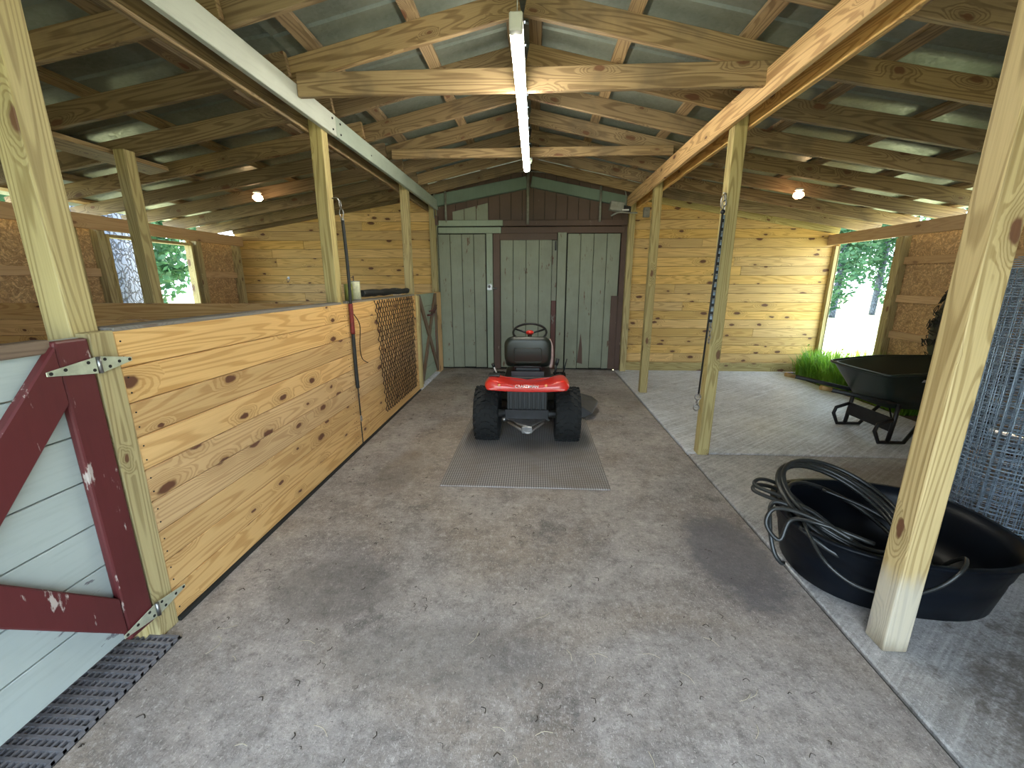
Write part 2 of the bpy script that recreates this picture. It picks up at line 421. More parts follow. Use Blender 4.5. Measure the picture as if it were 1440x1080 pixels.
RY = [2.44+.61*k for k in range(-5, 8)]
for i, y in enumerate(RY):
    for f, xa, xb, dy in ((zl, XL-.35, -1.60, -.02), (zm, -1.80, XR-.005, .02), (zm, XR+.005, 1.72, .02), (zr, 1.50, XRT+.35, -.02)):
        m = MB(); j = random.uniform(-.006, .006)
        sloped(m, xa, f(xa)+j*0, xb, f(xb)+j*0, y+dy)
        m.build('rafter', RAFT, ce, bevel=.004)
for x in (-2.24, -3.0, -3.76, -4.5, -5.1): m = MB(); m.board((x, (Y0+Y1)/2, zl(x)+DEP+.019), (0, Y1-Y0+.3, 0), V((1, 0, .165)).normalized()*.089, V((-.165, 0, 1)).normalized()*.036); m.build('purlin', RAFT, ce)
for x in (2.10, 2.85, 3.58, 4.30, 4.8): m = MB(); m.board((x, (Y0+Y1)/2, zr(x)+DEP+.019), (0, Y1-Y0+.3, 0), V((1, 0, -.168)).normalized()*.089, V((.168, 0, 1)).normalized()*.036); m.build('purlin', RAFT, ce)
for x in (-1.44, -.79, -.18): m = MB(); m.board((x, (Y0+Y1)/2, zm(x)+DEP+.019), (0, Y1-Y0+.3, 0), V((1, 0, .222)).normalized()*.089, V((-.222, 0, 1)).normalized()*.036); m.build('purlin', RAFT, ce)
for x in (1.28, .59, -.02): m = MB(); m.board((x, (Y0+Y1)/2, zm(x)+DEP+.019), (0, Y1-Y0+.3, 0), V((1, 0, -.222)).normalized()*.089, V((.222, 0, 1)).normalized()*.036); m.build('purlin', RAFT, ce)
# blocking board that carries the stall post
m = MB(); m.board((-3.42, 3.42, zl(-3.42)-.02), (0, 1.1, 0), V((1, 0, .165)).normalized()*.19, V((-.165, 0, 1)).normalized()*.038); m.build('blocking', RAFT, ce, bevel=.003)
m = MB(); m.board((-.12, 6.2, zm(-.12)+.10), (0, 1.5, 0), (.03, 0, 0), (0, 0, .2)); m.build('ridge_board', RAFT, ce)

# ---- far wall
def plank_wall(name, x0, x1, roofc, roofn, mat=PINE_FAR, h=.139):
    w = structure(name); m = MB(); z = .01
    while z < 3.0:
        xs = [x0]
        if random.random() < .6: xs.append(random.uniform(x0+.6, x1-.6))
        xs.append(x1)
        for a, b in zip(xs, xs[1:]): m.box(a+.001, b-.001, Y1, Y1+.02, z+.002, z+h-.002)
        z += h
    m.clip(roofc, roofn); m.build('plank', mat, w, bevel=.0025)
    m = MB(); m.box(x0, x1, Y1+.012, Y1+.04, 0, 3.1); m.clip(roofc, roofn); m.build('backing', BROWN, w)
    return w
wl = plank_wall('wall_back_left', XL, -1.66, (-1.72, 0, 2.72+DEP), (-.165, 0, 1))
wr = plank_wall('wall_back_right', 1.51, XRT, (1.64, 0, 2.67+DEP), (.168, 0, 1))
m = MB(); m.box(1.515, XRT-.02, 6.965, 6.998, .0, .14); m.build('bottom_board', TREAT, wr, bevel=.003)
m = MB(); sloped(m, XL+.02, zl(XL+.02)+.0, -1.68, zl(-1.68), 6.975, .045, .10); m.build('wall_rafter', RAFT, wl, bevel=.003)
m = MB(); sloped(m, 1.52, zr(1.52)-.03, XRT-.02, zr(XRT)-.03, 6.975, .045, .12); m.build('wall_rafter', TREAT, wr, bevel=.003)

wb = structure('wall_back')
m = MB(); m.box(-1.66, 1.51, Y1+.03, Y1+.06, 0, 3.4, 'z')
m.clip((XR, 0, 3.05+DEP), (.222, 0, 1)); m.clip((XR, 0, 3.05+DEP), (-.222, 0, 1)); m.build('backing', HOLE, wb)
# gable boards
m = MB(); x = -1.62
while x < 1.45:
    w = .175; m.box(x+.003, x+w-.003, Y1, Y1+.022, 2.30, 3.3, 'z'); x += w
m.clip((XR, 0, 3.05+DEP), (.222, 0, 1)); m.clip((XR, 0, 3.05+DEP), (-.222, 0, 1)); m.build('gable_boards', BROWN, wb, bevel=.002)
m = MB()
for x in (-1.32, -1.13, -.94): m.box(x+.003, x+.183, Y1-.012, Y1+.001, 2.30, 3.0, 'z')
m.clip((XR, 0, 2.78), (-.222, 0, 1)); m.build('gable_boards', GREY, wb, bevel=.002)
def gable_beam(xa, za, xb, zb, mat, h, t):
    m = MB(); L = V((xb-xa, 0, zb-za)); m.board(((xa+xb)/2, Y1-.06, (za+zb)/2), L, V((-L.z, 0, L.x)).normalized()*h, (0, t, 0)); return m.build('gable_beam', mat, wb, bevel=.006)
GREENB = paint('gable_beam_paint', (.17, .235, .185), chip=(.2, .2, .15), chipamt=.72)
gable_beam(-1.60, 2.655, -.15, 2.91, GREENB, .17, .09)
gable_beam(-.08, 2.92, 1.40, 2.62, GREENB, .15, .09)
# sliding-door track boards
m = MB(); m.box(-1.57, -.52, Y1-.075, Y1-.02, 2.29, 2.375); m.box(-1.55, -.55, Y1-.045, Y1-.005, 2.185, 2.275); m.build('track_board', GREYLT, wb, bevel=.004)
m = MB(); m.box(-.515, 1.40, Y1-.075, Y1-.02, 2.285, 2.37); m.box(-.545, 1.38, Y1-.045, Y1-.005, 2.18, 2.275); m.build('track_board', BROWN, wb, bevel=.004)
m = MB(); m.box(-1.572, -1.53, Y1-.14, Y1-.08, 2.30, 2.44); m.build('track_bracket', BROWN, wb, bevel=.004)
m = MB(); m.box(-1.655, -1.57, Y1-.02, Y1+.02, 0, 2.65, 'z'); m.build('side_trim', GREY, wb, bevel=.003)
m = MB(); m.box(1.335, 1.42, Y1-.02, Y1+.02, 0, 2.45, 'z'); m.build('side_trim', BROWN, wb, bevel=.003)
def vboards(m, x0, x1, n, z0, z1, y, t=.02):
    w = (x1-x0)/n
    for i in range(n):
        a = x0+i*w+.004; b = x0+(i+1)*w-.004
        m.box(a, b, y-t, y, z0+random.uniform(0, .015), z1, 'z')
# three door leaves
d = structure('door_1')
m = MB(); vboards(m, -1.56, -.80, 4, .02, 2.17, Y1-.012); m.build('door_boards', GREY, d, bevel=.003)
m = MB(); m.box(-.785, -.685, Y1-.05, Y1-.012, .02, 2.18, 'z'); m.build('edge_stile', GREYLT, d, bevel=.004)
m = MB(); m.box(-.775, -.70, Y1-.062, Y1-.05, 1.31, 1.40, 'z'); m.tube([(-.69, Y1-.07, 1.34), (-.62, Y1-.07, 1.335)], .012); m.sphere((-.745, Y1-.066, 1.365), .022); m.build('latch', STEEL, d)
d = structure('door_2')
m = MB(); vboards(m, -.565, .26, 4, .02, 2.09, Y1-.012); m.build('door_boards', GREY, d, bevel=.003)
m = MB(); m.box(-.675, -.57, Y1-.055, Y1-.012, .01, 2.175, 'z'); m.box(-.675, .335, Y1-.05, Y1-.013, 2.08, 2.18, 'x'); m.build('door_frame', BROWN, d, bevel=.004)
m = MB(); m.box(.262, .335, Y1-.05, Y1-.013, 1.14, 2.075, 'z'); m.build('edge_stile', paint('chipped_grey', (.25, .27, .21), chip=(.14, .06, .045), chipamt=.58), d, bevel=.004)
m = MB(); m.box(.262, .335, Y1-.05, Y1-.013, .01, 1.14, 'z'); m.build('edge_stile', paint('chipped_red', (.11, .035, .025), chip=(.2, .2, .16), chipamt=.62), d, bevel=.004)
m = MB(); m.box(.30, .325, Y1-.065, Y1-.05, 1.92, 2.06, 'z'); m.build('hinge', DARKM, d)
d = structure('door_3')
m = MB(); vboards(m, .50, 1.32, 4, .02, 2.17, Y1-.012); m.build('door_boards', GREY, d, bevel=.003)
m = MB(); m.box(.345, .482, Y1-.05, Y1-.012, .02, 2.19, 'z'); m.build('edge_stile', GREY, d, bevel=.004)
m = MB(); m.box(1.22, 1.33, Y1-.045, Y1-.033, .02, 1.22, 'z'); m.build('worn_board', BROWN, d, bevel=.003)
m = MB(); m.prism([(.71, Y1-.036, .12), (.80, Y1-.036, .10), (.79, Y1-.036, .36), (.76, Y1-.036, .62), (.735, Y1-.036, .38)], (0, .003, 0)); m.build('rot_patch', BROWN, d)

# ---- outer walls
def side_wall(name, x, sgn, openings, girts, posts, hz, hx, top):
    w = structure(name)
    # strand board sheets between openings
    m = MB(); ys = [Y0] + [v for o in openings for v in o[:2]] + [Y1]
    for a, b in zip(ys[::2], ys[1::2]): m.box(x, x+sgn*.012, a, b, 0.02, top, 'y')
    for a, b, z0, z1 in openings:
        if z0 > .05: m.box(x, x+sgn*.012, a, b, .02, z0, 'y')
    m.build('strand_board', OSB, w)
    m = MB()
    for a, b in zip(ys[::2], ys[1::2]):
        for z in girts: m.box(x-sgn*.04, x-sgn*.001, a+.005, b-.005, z, z+.09, 'y')
    m.build('girt', STUD, w, bevel=.003)
    for yy in posts:
        m = MB(); m.box(x-sgn*.095, x-sgn*.002, yy, yy+.09, 0, top, 'z'); m.build('wall_post', TREAT, w, bevel=.004)
    m = MB(); m.box(x-sgn*.14, x-sgn*.098, Y0, Y1-.0, hz[0], hz[1], 'y'); m.build('header_beam', STUD, w, bevel=.004)
    return w
lw = side_wall('wall_left', XL, -1, [(4.75, 5.99, .90, 1.97)], (.95, 1.50), (2.6, 4.35, 4.65, 6.05, 6.88), (2.00, 2.15), 0, 2.02)
m = MB(); m.box(XL-.012, XL+.09, 5.955, 5.99, .9, 1.97, 'z'); m.box(XL-.012, XL+.09, 4.75, 4.785, .9, 1.97, 'z'); m.box(XL-.012, XL+.09, 4.79, 5.95, 1.935, 1.97, 'y')
m.box(XL-.012, XL+.1, 4.75, 5.99, .87, .90, 'y')
w1 = m.build('window_1', TREAT, bevel=.003); w1['kind'] = 'structure'
rw = side_wall('wall_right', XRT, 1, [(5.78, 6.93, 0, 1.97)], (.28, .74, 1.19, 1.65), (1.4, 3.4, 5.66), (1.98, 2.13), 0, 2.0)
m = MB(); m.box(XRT-.05, XRT+.02, 6.93, 6.995, 0, 1.97, 'z'); m.box(XRT-.09, XRT+.02, 5.752, 5.78, 0, 1.97, 'z')
d4 = m.build('door_4', TREAT, bevel=.003); d4['kind'] = 'structure'
# front ends of the two lean-tos
for nm, a, b, cc, cn in (('wall_front_left', XL, -1.72, (-1.72, 0, 2.70), (-.165, 0, 1)), ('wall_front_right', 1.56, XRT, (1.64, 0, 2.65), (.168, 0, 1))):
    m = MB(); m.box(a, b, Y0-.02, Y0, 0, 3.2); m.clip(cc, cn); o = m.build(nm, OSB); o['kind'] = 'structure'

m = MB(); m.box(-1.71, 1.55, Y0-.02, Y0, 2.15, 3.3); m.clip((XR, 0, 3.05+DEP), (.222, 0, 1)); m.clip((XR, 0, 3.05+DEP), (-.222, 0, 1)); o = m.build('front_daylight_block', OSB); o['kind'] = 'structure'  # unseen gable panel over the entrance, added to cut daylight from the front

# ---- posts
def post(x0, y0, ztop, label, w=.095, z0=0., mat=TREAT, extra=None):
    m = MB(); m.box(0, w, 0, w, 0, ztop-z0, 'z')
    for v in m.bm.verts: v.co += V((x0, y0, z0))
    m.bm.normal_update()
    o = m.build('wooden_post', mat, at=(x0+w/2, y0+w/2, z0), bevel=.006, seg=2)
    return tag(o, label, 'post')
post(-1.685, 1.355, 2.72, 'near left post rising behind the red and grey stall gate')
post(-1.67, 3.33, 2.70, 'left post with the hanging black tie strap, standing at the stall divider')
post(-1.67, 5.43, 2.66, 'left post between the draped netting and the small X-braced gate')
post(-1.67, 6.87, 2.66, 'left post in the corner beside the grey sliding doors')
post(-3.30, 3.425, 2.45, 'isolated square post inside the left stall in front of the window')
post(1.415, 1.46, 2.72, 'nearest right post, thick and knotty with a bleached whitish foot by the tub', mat=TREAT_NEAR)
post(1.41, 3.43, 2.72, 'right post with the black strap and chain hanging on its aisle side')
post(1.41, 5.49, 2.70, 'right post on the seam of the pale slab between the strap post and far wall')
post(1.41, 6.86, 2.62, 'right post against the far wall beside the brown door edge')
m = MB(); m.box(-1.598, -1.541, 1.366, 1.4545, .0, 1.275, 'z'); tag(m.build('corner_board', TREAT, at=(-1.58, 1.41, 0), bevel=.003), 'narrow upright board between the red gate and the plank partition', 'board')

# ---- beams
b = thing('header_beam', (-1.55, 3.2, 2.5), 'long grey painted beam over the left posts, spliced with bolts', 'beam')
m = MB(); m.box(-1.573, -1.535, Y0, 3.50, 2.528, 2.672, 'y'); m.build('grey_board', BEAMG, b, bevel=.004)
m = MB(); m.box(-1.573, -1.535, 3.505, 6.95, 2.528, 2.672, 'y'); m.build('grey_board', paint('beam_grey_green', (.36, .42, .36), chip=(.2, .18, .12), chipamt=.74, vert=False), b, bevel=.004)
m = MB()
for y in (3.44, 3.57):
    for z in (2.56, 2.635): m.sphere((-1.534, y, z), .008)
m.sphere((-1.534, 4.2, 2.58), .007); m.build('bolt', DARKM, b)
m = MB(); m.box(-1.712, -1.674, Y0, 6.95, 2.51, 2.645, 'y'); tag(m.build('header_beam', RAFT, at=(-1.69, 3.2, 2.5), bevel=.004), 'brown unpainted beam on the stall side of the left posts', 'beam')
m = MB(); m.box(1.37, 1.408, Y0, 6.95, 2.53, 2.69, 'y'); tag(m.build('header_beam', GOLD, at=(1.39, 3.2, 2.53), bevel=.004), 'golden new beam on the aisle side of the right posts', 'beam')
m = MB(); m.box(1.512, 1.55, Y0, 6.95, 2.52, 2.655, 'y'); tag(m.build('header_beam', GOLD, at=(1.53, 3.2, 2.53), bevel=.004), 'golden new beam on the outer side of the right posts', 'beam')
m = MB(); m.box(-1.532, 1.40, 2.96, 2.998, 2.695, 2.83); 
for v in m.bm.verts: v.co.z -= .10
o = m.build('tie_beam', RAFT, at=(0, 2.98, 2.6), bevel=.004); tag(o, 'nearer horizontal tie board crossing above the aisle behind the bright tube', 'beam')
m = MB(); m.box(-1.532, 1.39, 4.79, 4.828, 2.705, 2.795); tag(m.build('tie_beam', RAFT, at=(0, 4.8, 2.67), bevel=.004), 'farther thinner tie board crossing above the aisle near the far end of the tube', 'beam')

# ---- plank partition
p = thing('stall_partition', (-1.58, 3.4, 0), 'golden pine plank half wall along the left side of the aisle', 'wall')
m = MB()
z = .02
for i in range(9):
    m.box(-1.572, -1.545, 1.456, 5.50, z+.0015, z+.1375, 'y'); z += .139
m.build('planks', PINE, p, bevel=.003)
m = MB(); m.box(-1.598, -1.575, 1.456, 3.32, .02, 1.265, 'y'); m.box(-1.598, -1.575, 3.43, 5.42, .02, 1.265, 'y'); m.build('backing', STUD, p)
m = MB(); m.box(-1.64, -1.546, 1.46, 3.325, 1.268, 1.285, 'y'); m.box(-1.64, -1.546, 3.43, 5.42, 1.268, 1.285, 'y'); m.build('cap_rail', wood('weathered_cap', (.26, .24, .21), (.14, .12, .10), .5, .4), p, bevel=.003)
m = MB(); m.box(-1.56, -1.535, 1.46, 5.5, 0.0, .018, 'y'); m.build('kick_strip', HOLE, p)
m = MB()
for y in (1.475, 3.36, 3.40, 5.47):
    for k in range(9):
        for dz in (.04, .10): m.sphere((-1.5445, y, .02+k*.139+dz), .0035, u=6, v=4)
m.build('nail_heads', DARKM, p)
m = MB(); m.box(-1.545, -1.51, 5.42, 5.50, .04, 1.27, 'z'); m.build('end_board', TREAT, p, bevel=.003)
# divider inside the stall
p = thing('stall_divider', (-3.3, 3.39, 0), 'pine plank half wall dividing the left stalls, running back to the outer wall', 'wall')
m = MB(); z = .02
for i in range(9): m.box(XL+.1, -1.675, 3.385, 3.41, z+.0015, z+.1375); z += .139
m.build('planks', PINE, p, bevel=.003)
m = MB(); m.box(XL+.1, -1.675, 3.41, 3.418, 1.15, 1.27); m.build('cap_rail', STUD, p)

# ---- near gate (red cross braces on grey boards)
GX = -1.53
g = thing('stall_gate', (GX, .85, .1), 'near grey board stall gate with dark red cross braces, cut by the left edge', 'gate')
m = MB(); z = .11
for k in range(7):
    h = .165; m.box(-1.585, -1.562, .33, 1.352, z+.002, z+h-.003, 'y'); z += h
m.build('gate_boards', GATEG, g, bevel=.002)
m = MB(); m.box(-1.56, GX, 1.245, 1.352, .11, 1.262, 'z'); m.build('stile', RED, g, bevel=.008, seg=2)
m = MB(); m.box(-1.56, GX, .33, .43, .11, 1.262, 'z'); m.build('stile', RED, g, bevel=.008, seg=2)
m = MB(); m.box(-1.60, -1.545, .33, 1.25, 1.225, 1.268, 'y'); m.build('top_rail', wood('weathered_rail', (.22, .15, .10), (.10, .06, .04), .6, .4), g, bevel=.004)
def brace(pa, pb, w, x0, x1, mat, par, nm='brace', clipy=None):
    m = MB(); a, b = V((0, *pa)), V((0, *pb)); L = b-a; W = V((0, -L.z, L.y)).normalized()*w
    m.board((a+b)/2 + V(((x0+x1)/2, 0, 0)), L*1.0, W, (x1-x0, 0, 0))
    if clipy:
        m.clip((0, clipy[1], 0), (0, 1, 0)); m.clip((0, clipy[0], 0), (0, -1, 0))
    m.build(nm, mat, par, bevel=.005)
brace((.36, .12), (1.32, 1.24), .125, -1.56, GX+.004, RED, g, clipy=(.34, 1.245))
brace((.36, 1.14), (1.36, .10), .11, -1.56, GX+.002, RED, g, clipy=(.34, 1.243))
def hinge(y, z, ya, yb, par, x):
    h = .058
    m = MB(); m.prism([(x, ya, z-.007), (x, ya, z+.007), (x, y-.008, z+h/2), (x, y-.008, z-h/2)], (.003, 0, 0))
    m.prism([(x, yb, z-.007), (x, y+.008, z-h/2), (x, y+.008, z+h/2), (x, yb, z+.007)], (.003, 0, 0))
    o = m.build('strap_hinge', ZINC, par, bevel=.0008)
    m = MB(); m.tube([(x+.004, y, z-h/2), (x+.004, y, z+h/2)], .007, 12); m.build('hinge_pin', STEEL, o)
    for yy, dz in ((ya+.012, 0), (ya+.055, .004), (y-.035, .014), (y-.02, -.015), (y+.022, .016), (y+.035, -.012), (yb-.05, .0), (yb-.01, 0)):
        m = MB(); m.lathe([(.0058, .0), (.0058, .0015)], (x+.0029, yy, z+dz), 'x', 10); m.build('screw_hole', HOLE, o)
hinge(1.362, 1.165, 1.198, 1.484, g, GX+.005)
hinge(1.362, .15, 1.22, 1.50, g, GX+.005)

# ---- far small gate
g = thing('stall_gate', (-1.54, 6.0, .04), 'small grey-green gate with a brown X brace between the netting and grey doors', 'gate')
m = MB(); vz = MB(); z = .06
for k in range(7): vz.box(-1.57, -1.553, 5.53, 6.55, z+.002, z+.172, 'y'); z += .174
m.bm.free(); vz.build('gate_boards', GREYLT, g, bevel=.002)
for a, b in ((5.53, 5.60), (6.48, 6.55)): m = MB(); m.box(-1.552, -1.525, a, b, .06, 1.27, 'z'); m.build('stile', XBROWN, g, bevel=.003)
brace((5.60, 1.24), (6.50, .12), .09, -1.552, -1.528, XBROWN, g, clipy=(5.601, 6.479))
brace((5.60, .12), (6.50, 1.24), .09, -1.552, -1.526, XBROWN, g, clipy=(5.601, 6.479))
m = MB(); m.tube([(-1.515, 6.47, 1.05), (-1.50, 6.25, 1.0), (-1.50, 6.05, .97), (-1.515, 5.92, .98)], .012); m.tube([(-1.505, 6.45, 1.09), (-1.495, 6.2, 1.03), (-1.51, 6.0, 1.03)], .009); m.build('latch_chain', RED, g)
m = MB(); m.box(-1.60, -1.53, 6.57, 6.86, 0, 1.28, 'z'); tag(m.build('gate_board', PINE, at=(-1.56, 6.7, 0), bevel=.004), 'short pine board filling the gap beside the small X-braced gate', 'board')

# ---- netting over the partition
n = thing('hay_net', (-1.53, 4.6, 1.29), 'brown diamond netting draped down the far part of the pine partition', 'net')
m = MB(); ny, nz = 19, 25; ya, yb = 3.98, 5.28
def npt(i, j):
    z = 1.27 - j*.046; f = j/nz
    y = ya + .10*f + (yb-ya-.12*f)*(i/ny) + .012*mn.noise((i*.7, j*.6, 0)) + .03*math.sin(j*.35)*.3
    x = -1.528 + .010*abs(mn.noise((i*.5, j*.4, 5)))
    return V((x, y, z + .010*mn.noise((i*.6, j*.8, 9))))
for j in range(nz):
    lim = 0
    for i in range(ny):
        s0 = (j % 2)*.5
        a = npt(i+s0, j); c = npt(i+s0, j+.33)
        if a.y > 5.4: continue
        m.tube([a, c], .0052, 4)
        for dx in (-.5, .5):
            if 0 <= i+s0+dx <= ny: m.tube([c, npt(i+s0+dx, j+1)], .0042, 4)
m.build('net_cords', CORDB, n)
m = MB()
for k in range(7):
    r = .016+.012*random.random()
    pts = [(-1.60+.03*math.sin(k*2.1+y*3)+.035*math.cos(k), y, 1.30+.022*abs(math.sin(k*1.3+y*4))+r) for y in [3.78+.2*q for q in range(8)]]
    m.tube(cr(pts, 5), r, 6)
m.build('net_roll', CORDK, n)
m = MB()
for k in range(5):
    y = 4.55+.06*k; m.tube(cr([(-1.62, y, 1.345), (-1.585, y+.03*(-1)**k, 1.362), (-1.55, y+.05, 1.335), (-1.53, y+.02, 1.30)], 4), .004, 5)
m.build('white_strands', WHITEP, n)

# ---- cans on the partition
c = thing('paint_can', (-1.585, 3.88, 1.285), 'pale tin can with printed label standing on the partition beside the black net roll', 'can')
m = MB(); m.lathe([(.0, 0), (.052, 0), (.052, .16), (.048, .165), (0, .165)], (-1.60, 3.72, 1.287), n=28); m.build('can_body', CANM, c)
m = MB(); m.lathe([(.053, -.004), (.055, 0), (.053, .004)], (-1.60, 3.72, 1.291), n=28, closed=False); m.build('can_rim', STEEL, c)
m = MB(); m.lathe([(.05, -.004), (.055, 0), (.05, .004)], (-1.60, 3.72, 1.449), n=28); m.build('can_rim', STEEL, c)
m = MB(); m.tube(cr([(-1.60, 3.72, 1.45), (-1.60, 3.72, 1.475), (-1.59, 3.70, 1.49), (-1.60, 3.68, 1.478)], 4), .005, 6); m.build('spout', XBROWN, c)
m = MB(); m.lathe([(0, 0), (.035, 0), (.035, .14), (0, .14)], (-1.60, 3.60, 1.287), n=20); tag(m.build('tin', GREENP, at=(-1.6, 3.6, 1.287)), 'olive green tin half hidden behind the tie strap beside the pale can', 'can')
# eye ring
t = thing('tie_ring', (-4.1, 6.99, 1.49), 'small steel tie ring on the far left plank wall', 'ring')
m = MB(); m.lathe([(.022, 0), (.022, -.006)], (-4.11, 6.998, 1.50), 'y', 14); m.build('plate', STEEL, t)
m = MB(); m.tube([(-4.11+.026*math.cos(a), 6.975, 1.475+.026*math.sin(a)) for a in [2*PI*k/16 for k in range(16)]], .004, 6, True); m.build('ring', STEEL, t)

# ---- tie strap on left post
s = thing('tie_strap', (-1.53, 3.43, .2), 'long black and red tie strap hanging from a hook on the left post', 'strap')
def ringpts(c, r, ax='x', sc=(1, 1), n=14):
    c = V(c); o = []
    for k in range(n):
        a = 2*PI*k/n; u, w = r*sc[0]*math.cos(a), r*sc[1]*math.sin(a)
        o.append(c + (V((0, u, w)) if ax == 'x' else V((u, 0, w))))
    return o
m = MB(); m.tube(cr([(-1.575, 3.40, 2.07), (-1.54, 3.40, 2.075), (-1.525, 3.41, 2.05)], 4), .005, 6)
m.tube(ringpts((-1.525, 3.42, 2.03), .028, 'x', (.6, 1.)), .004, 6, True); m.tube(ringpts((-1.525, 3.43, 1.965), .03, 'y', (.5, 1.2)), .004, 6, True)
m.sphere((-1.525, 3.44, 1.92), .014); m.build('snap_hook', STEEL, s)
m = MB(); m.tube(cr([(-1.525, 3.44, 1.92), (-1.52, 3.445, 1.6), (-1.515, 3.43, 1.30), (-1.518, 3.43, 1.27)], 5), .013, 10); m.build('strap_tube', CORDK, s)
m = MB(); m.tube(cr([(-1.518, 3.43, 1.27), (-1.52, 3.435, 1.15), (-1.523, 3.44, 1.02)], 5), .018, 10); m.build('red_sleeve', REDR, s)
m = MB(); m.tube(cr([(-1.523, 3.44, 1.02), (-1.525, 3.44, .7), (-1.525, 3.445, .55)], 5), .015, 10); m.tube([(-1.525, 3.445, .55), (-1.525, 3.45, .30)], .006, 8); m.tube([(-1.528, 3.45, .24), (-1.528, 3.455, .03)], .005, 6); m.build('strap_tail', CORDK, s)
m = MB(); m.tube(ringpts((-1.522, 3.45, .27), .022, 'x', (.6, 1.1)), .0045, 6, True); m.build('snap_ring', STEEL, s)
m = MB(); m.tube(cr([(-1.515, 3.47, 1.18), (-1.51, 3.56, 1.08), (-1.512, 3.53, .90), (-1.53, 3.60, .78), (-1.53, 3.72, .72)], 6), .004, 6); m.build('loose_cord', CORDB, s)

# ---- strap and chain on right post
s = thing('tie_strap', (1.39, 3.42, .4), 'black cord with double snap hanging down the aisle side of the right post', 'strap')
m = MB(); m.tube([(1.385, 3.41, 1.95), (1.372, 3.41, 1.3), (1.355, 3.41, .55)], .0075, 8); m.build('cord', CORDK, s)
m = MB(); m.sphere((1.385, 3.41, 1.95), .017); m.build('knot', DARKM, s)
m = MB(); m.tube(ringpts((1.352, 3.41, .52), .024, 'y'), .005, 6, True); m.tube(ringpts((1.35, 3.41, .475), .018, 'x'), .005, 6, True); m.tube(ringpts((1.348, 3.41, .43), .024, 'y'), .005, 6, True); m.build('snap_ring', STEEL, s)
m = MB(); m.tube([(1.41, 3.44, 2.08), (1.385, 3.43, 2.085)], .005); m.tube(ringpts((1.386, 3.42, 2.02), .05, 'y', (.35, 1.)), .004, 6, True); m.build('snap_hook', STEEL, s)
s = thing('tie_chain', (1.40, 3.44, 1.1), 'grey and black banded chain sleeve hanging beside the black cord on the right post', 'chain')
m = MB()
for k in range(13):
    z = 1.93-.062*k; m.tube([(1.398-.0005*k, 3.425, z), (1.398-.0005*k, 3.425, z-.058)], .013, 8)
m.build('sleeve', GALV, s)
for k in range(13):
    z = 1.90-.062*k; m = MB(); m.tube([(1.391-.0005*k, 3.415, z), (1.391-.0005*k, 3.415, z-.022)], .013, 8); m.build('sleeve_band', CORDK, s)
m = MB()
for k in range(5): m.tube(ringpts((1.392, 3.42, 1.11-.032*k), .019, 'xy'[k % 2] if k % 2 == 0 else 'y', (.6, 1.)), .0035, 6, True)
m.build('chain_links', STEEL, s); m = MB()
for k in range(3): m.tube(ringpts((1.395, 3.42, 2.05-.04*k), .023, 'y' if k % 2 else 'x', (.6, 1.)), .0035, 6, True)
m.build('chain_links', STEEL, s)

# ---- ceiling tube light
t = thing('tube_light', (-.1, 3.4, 2.59), 'long bright fluorescent tube light hanging under the ridge', 'light')
m = MB(); m.box(-.13, -.07, 2.17, 4.62, 2.572, 2.592, 'y'); m.build('housing', WHITEP, t, bevel=.004)
m = MB(); m.tube([(-.1, 2.20, 2.545), (-.1, 4.60, 2.545)], .030, 16); m.build('tube', TUBE_E, t)
for a, b in ((2.15, 2.20), (4.60, 4.64)): m = MB(); m.box(-.13, -.07, a, b, 2.52, 2.592, 'y'); m.build('end_cap', WHITEP, t, bevel=.006)
for y in (2.30, 4.50): m = MB(); m.tube([(-.1, y, 2.592), (-.1, y, 3.05)], .003, 6); m.build('hanging_wire', STEEL, t)
for x, y, z, lab in ((-3.30, 5.18, 2.40, 'small warm bulb under the left lean-to roof'), (2.96, 5.28, 2.385, 'small warm bulb under the right lean-to roof')):
    t = thing('ceiling_bulb', (x, y, z), lab, 'light')
    m = MB(); m.lathe([(.0, .085), (.035, .08), (.05, .06), (.0, .055)], (x, y, z), n=20); m.build('lamp_holder', WHITEP, t)
    m = MB(); m.lathe([(.0, -.03), (.03, -.025), (.055, 0), (.05, .03), (.02, .05), (0, .052)], (x, y, z), n=20); m.build('bulb', BULB_E, t)

# ---- conduit and electrics on the far wall
c = thing('conduit', (0, 6.85, 2.3), 'thin grey conduit following the roof line above the grey doors', 'pipe')
m = MB(); m.tube(cr([(-1.58, 6.86, 2.40), (-1.58, 6.86, 2.70), (-1.54, 6.86, 2.80), (-1.42, 6.86, 2.825), (-.95, 6.86, 2.92), (-.35, 6.86, 3.035), (0, 6.86, 3.04), (.45, 6.86, 2.97), (1.0, 6.86, 2.85), (1.27, 6.86, 2.79), (1.34, 6.86, 2.72), (1.345, 6.86, 2.52)], 6), .008, 8); m.build('conduit_run', CONDU, c)
for x, z0, lab in ((-1.395, 2.36, 'left thin upright pipe rising from the door track'), (-.13, 2.30, 'middle upright pipe in the centre of the gable above the doors'), (.965, 2.33, 'right thin upright pipe rising from the door track')):
    m = MB(); m.tube([(x, 6.85, z0), (x, 6.85, zm(x)+.02)], .017 if x < -1 or x > 0 else .021, 10); tag(m.build('support_pipe', CONDU, at=(x, 6.85, z0)), lab, 'pipe')
f = thing('flood_light', (1.2, 6.45, 2.4), 'grey flood lamp at the top right corner of the far doors', 'light')
m = MB(); m.board((1.13, 6.40, 2.47), (.19, 0, -.03), (0, .12, 0), (.02, 0, .12)); m.build('lamp_housing', CONDU, f, bevel=.01, seg=2)
m = MB(); m.board((1.27, 6.38, 2.43), (.10, 0, -.015), (0, .09, 0), (0, 0, .08)); m.build('lamp_neck', DARKM, f, bevel=.006)
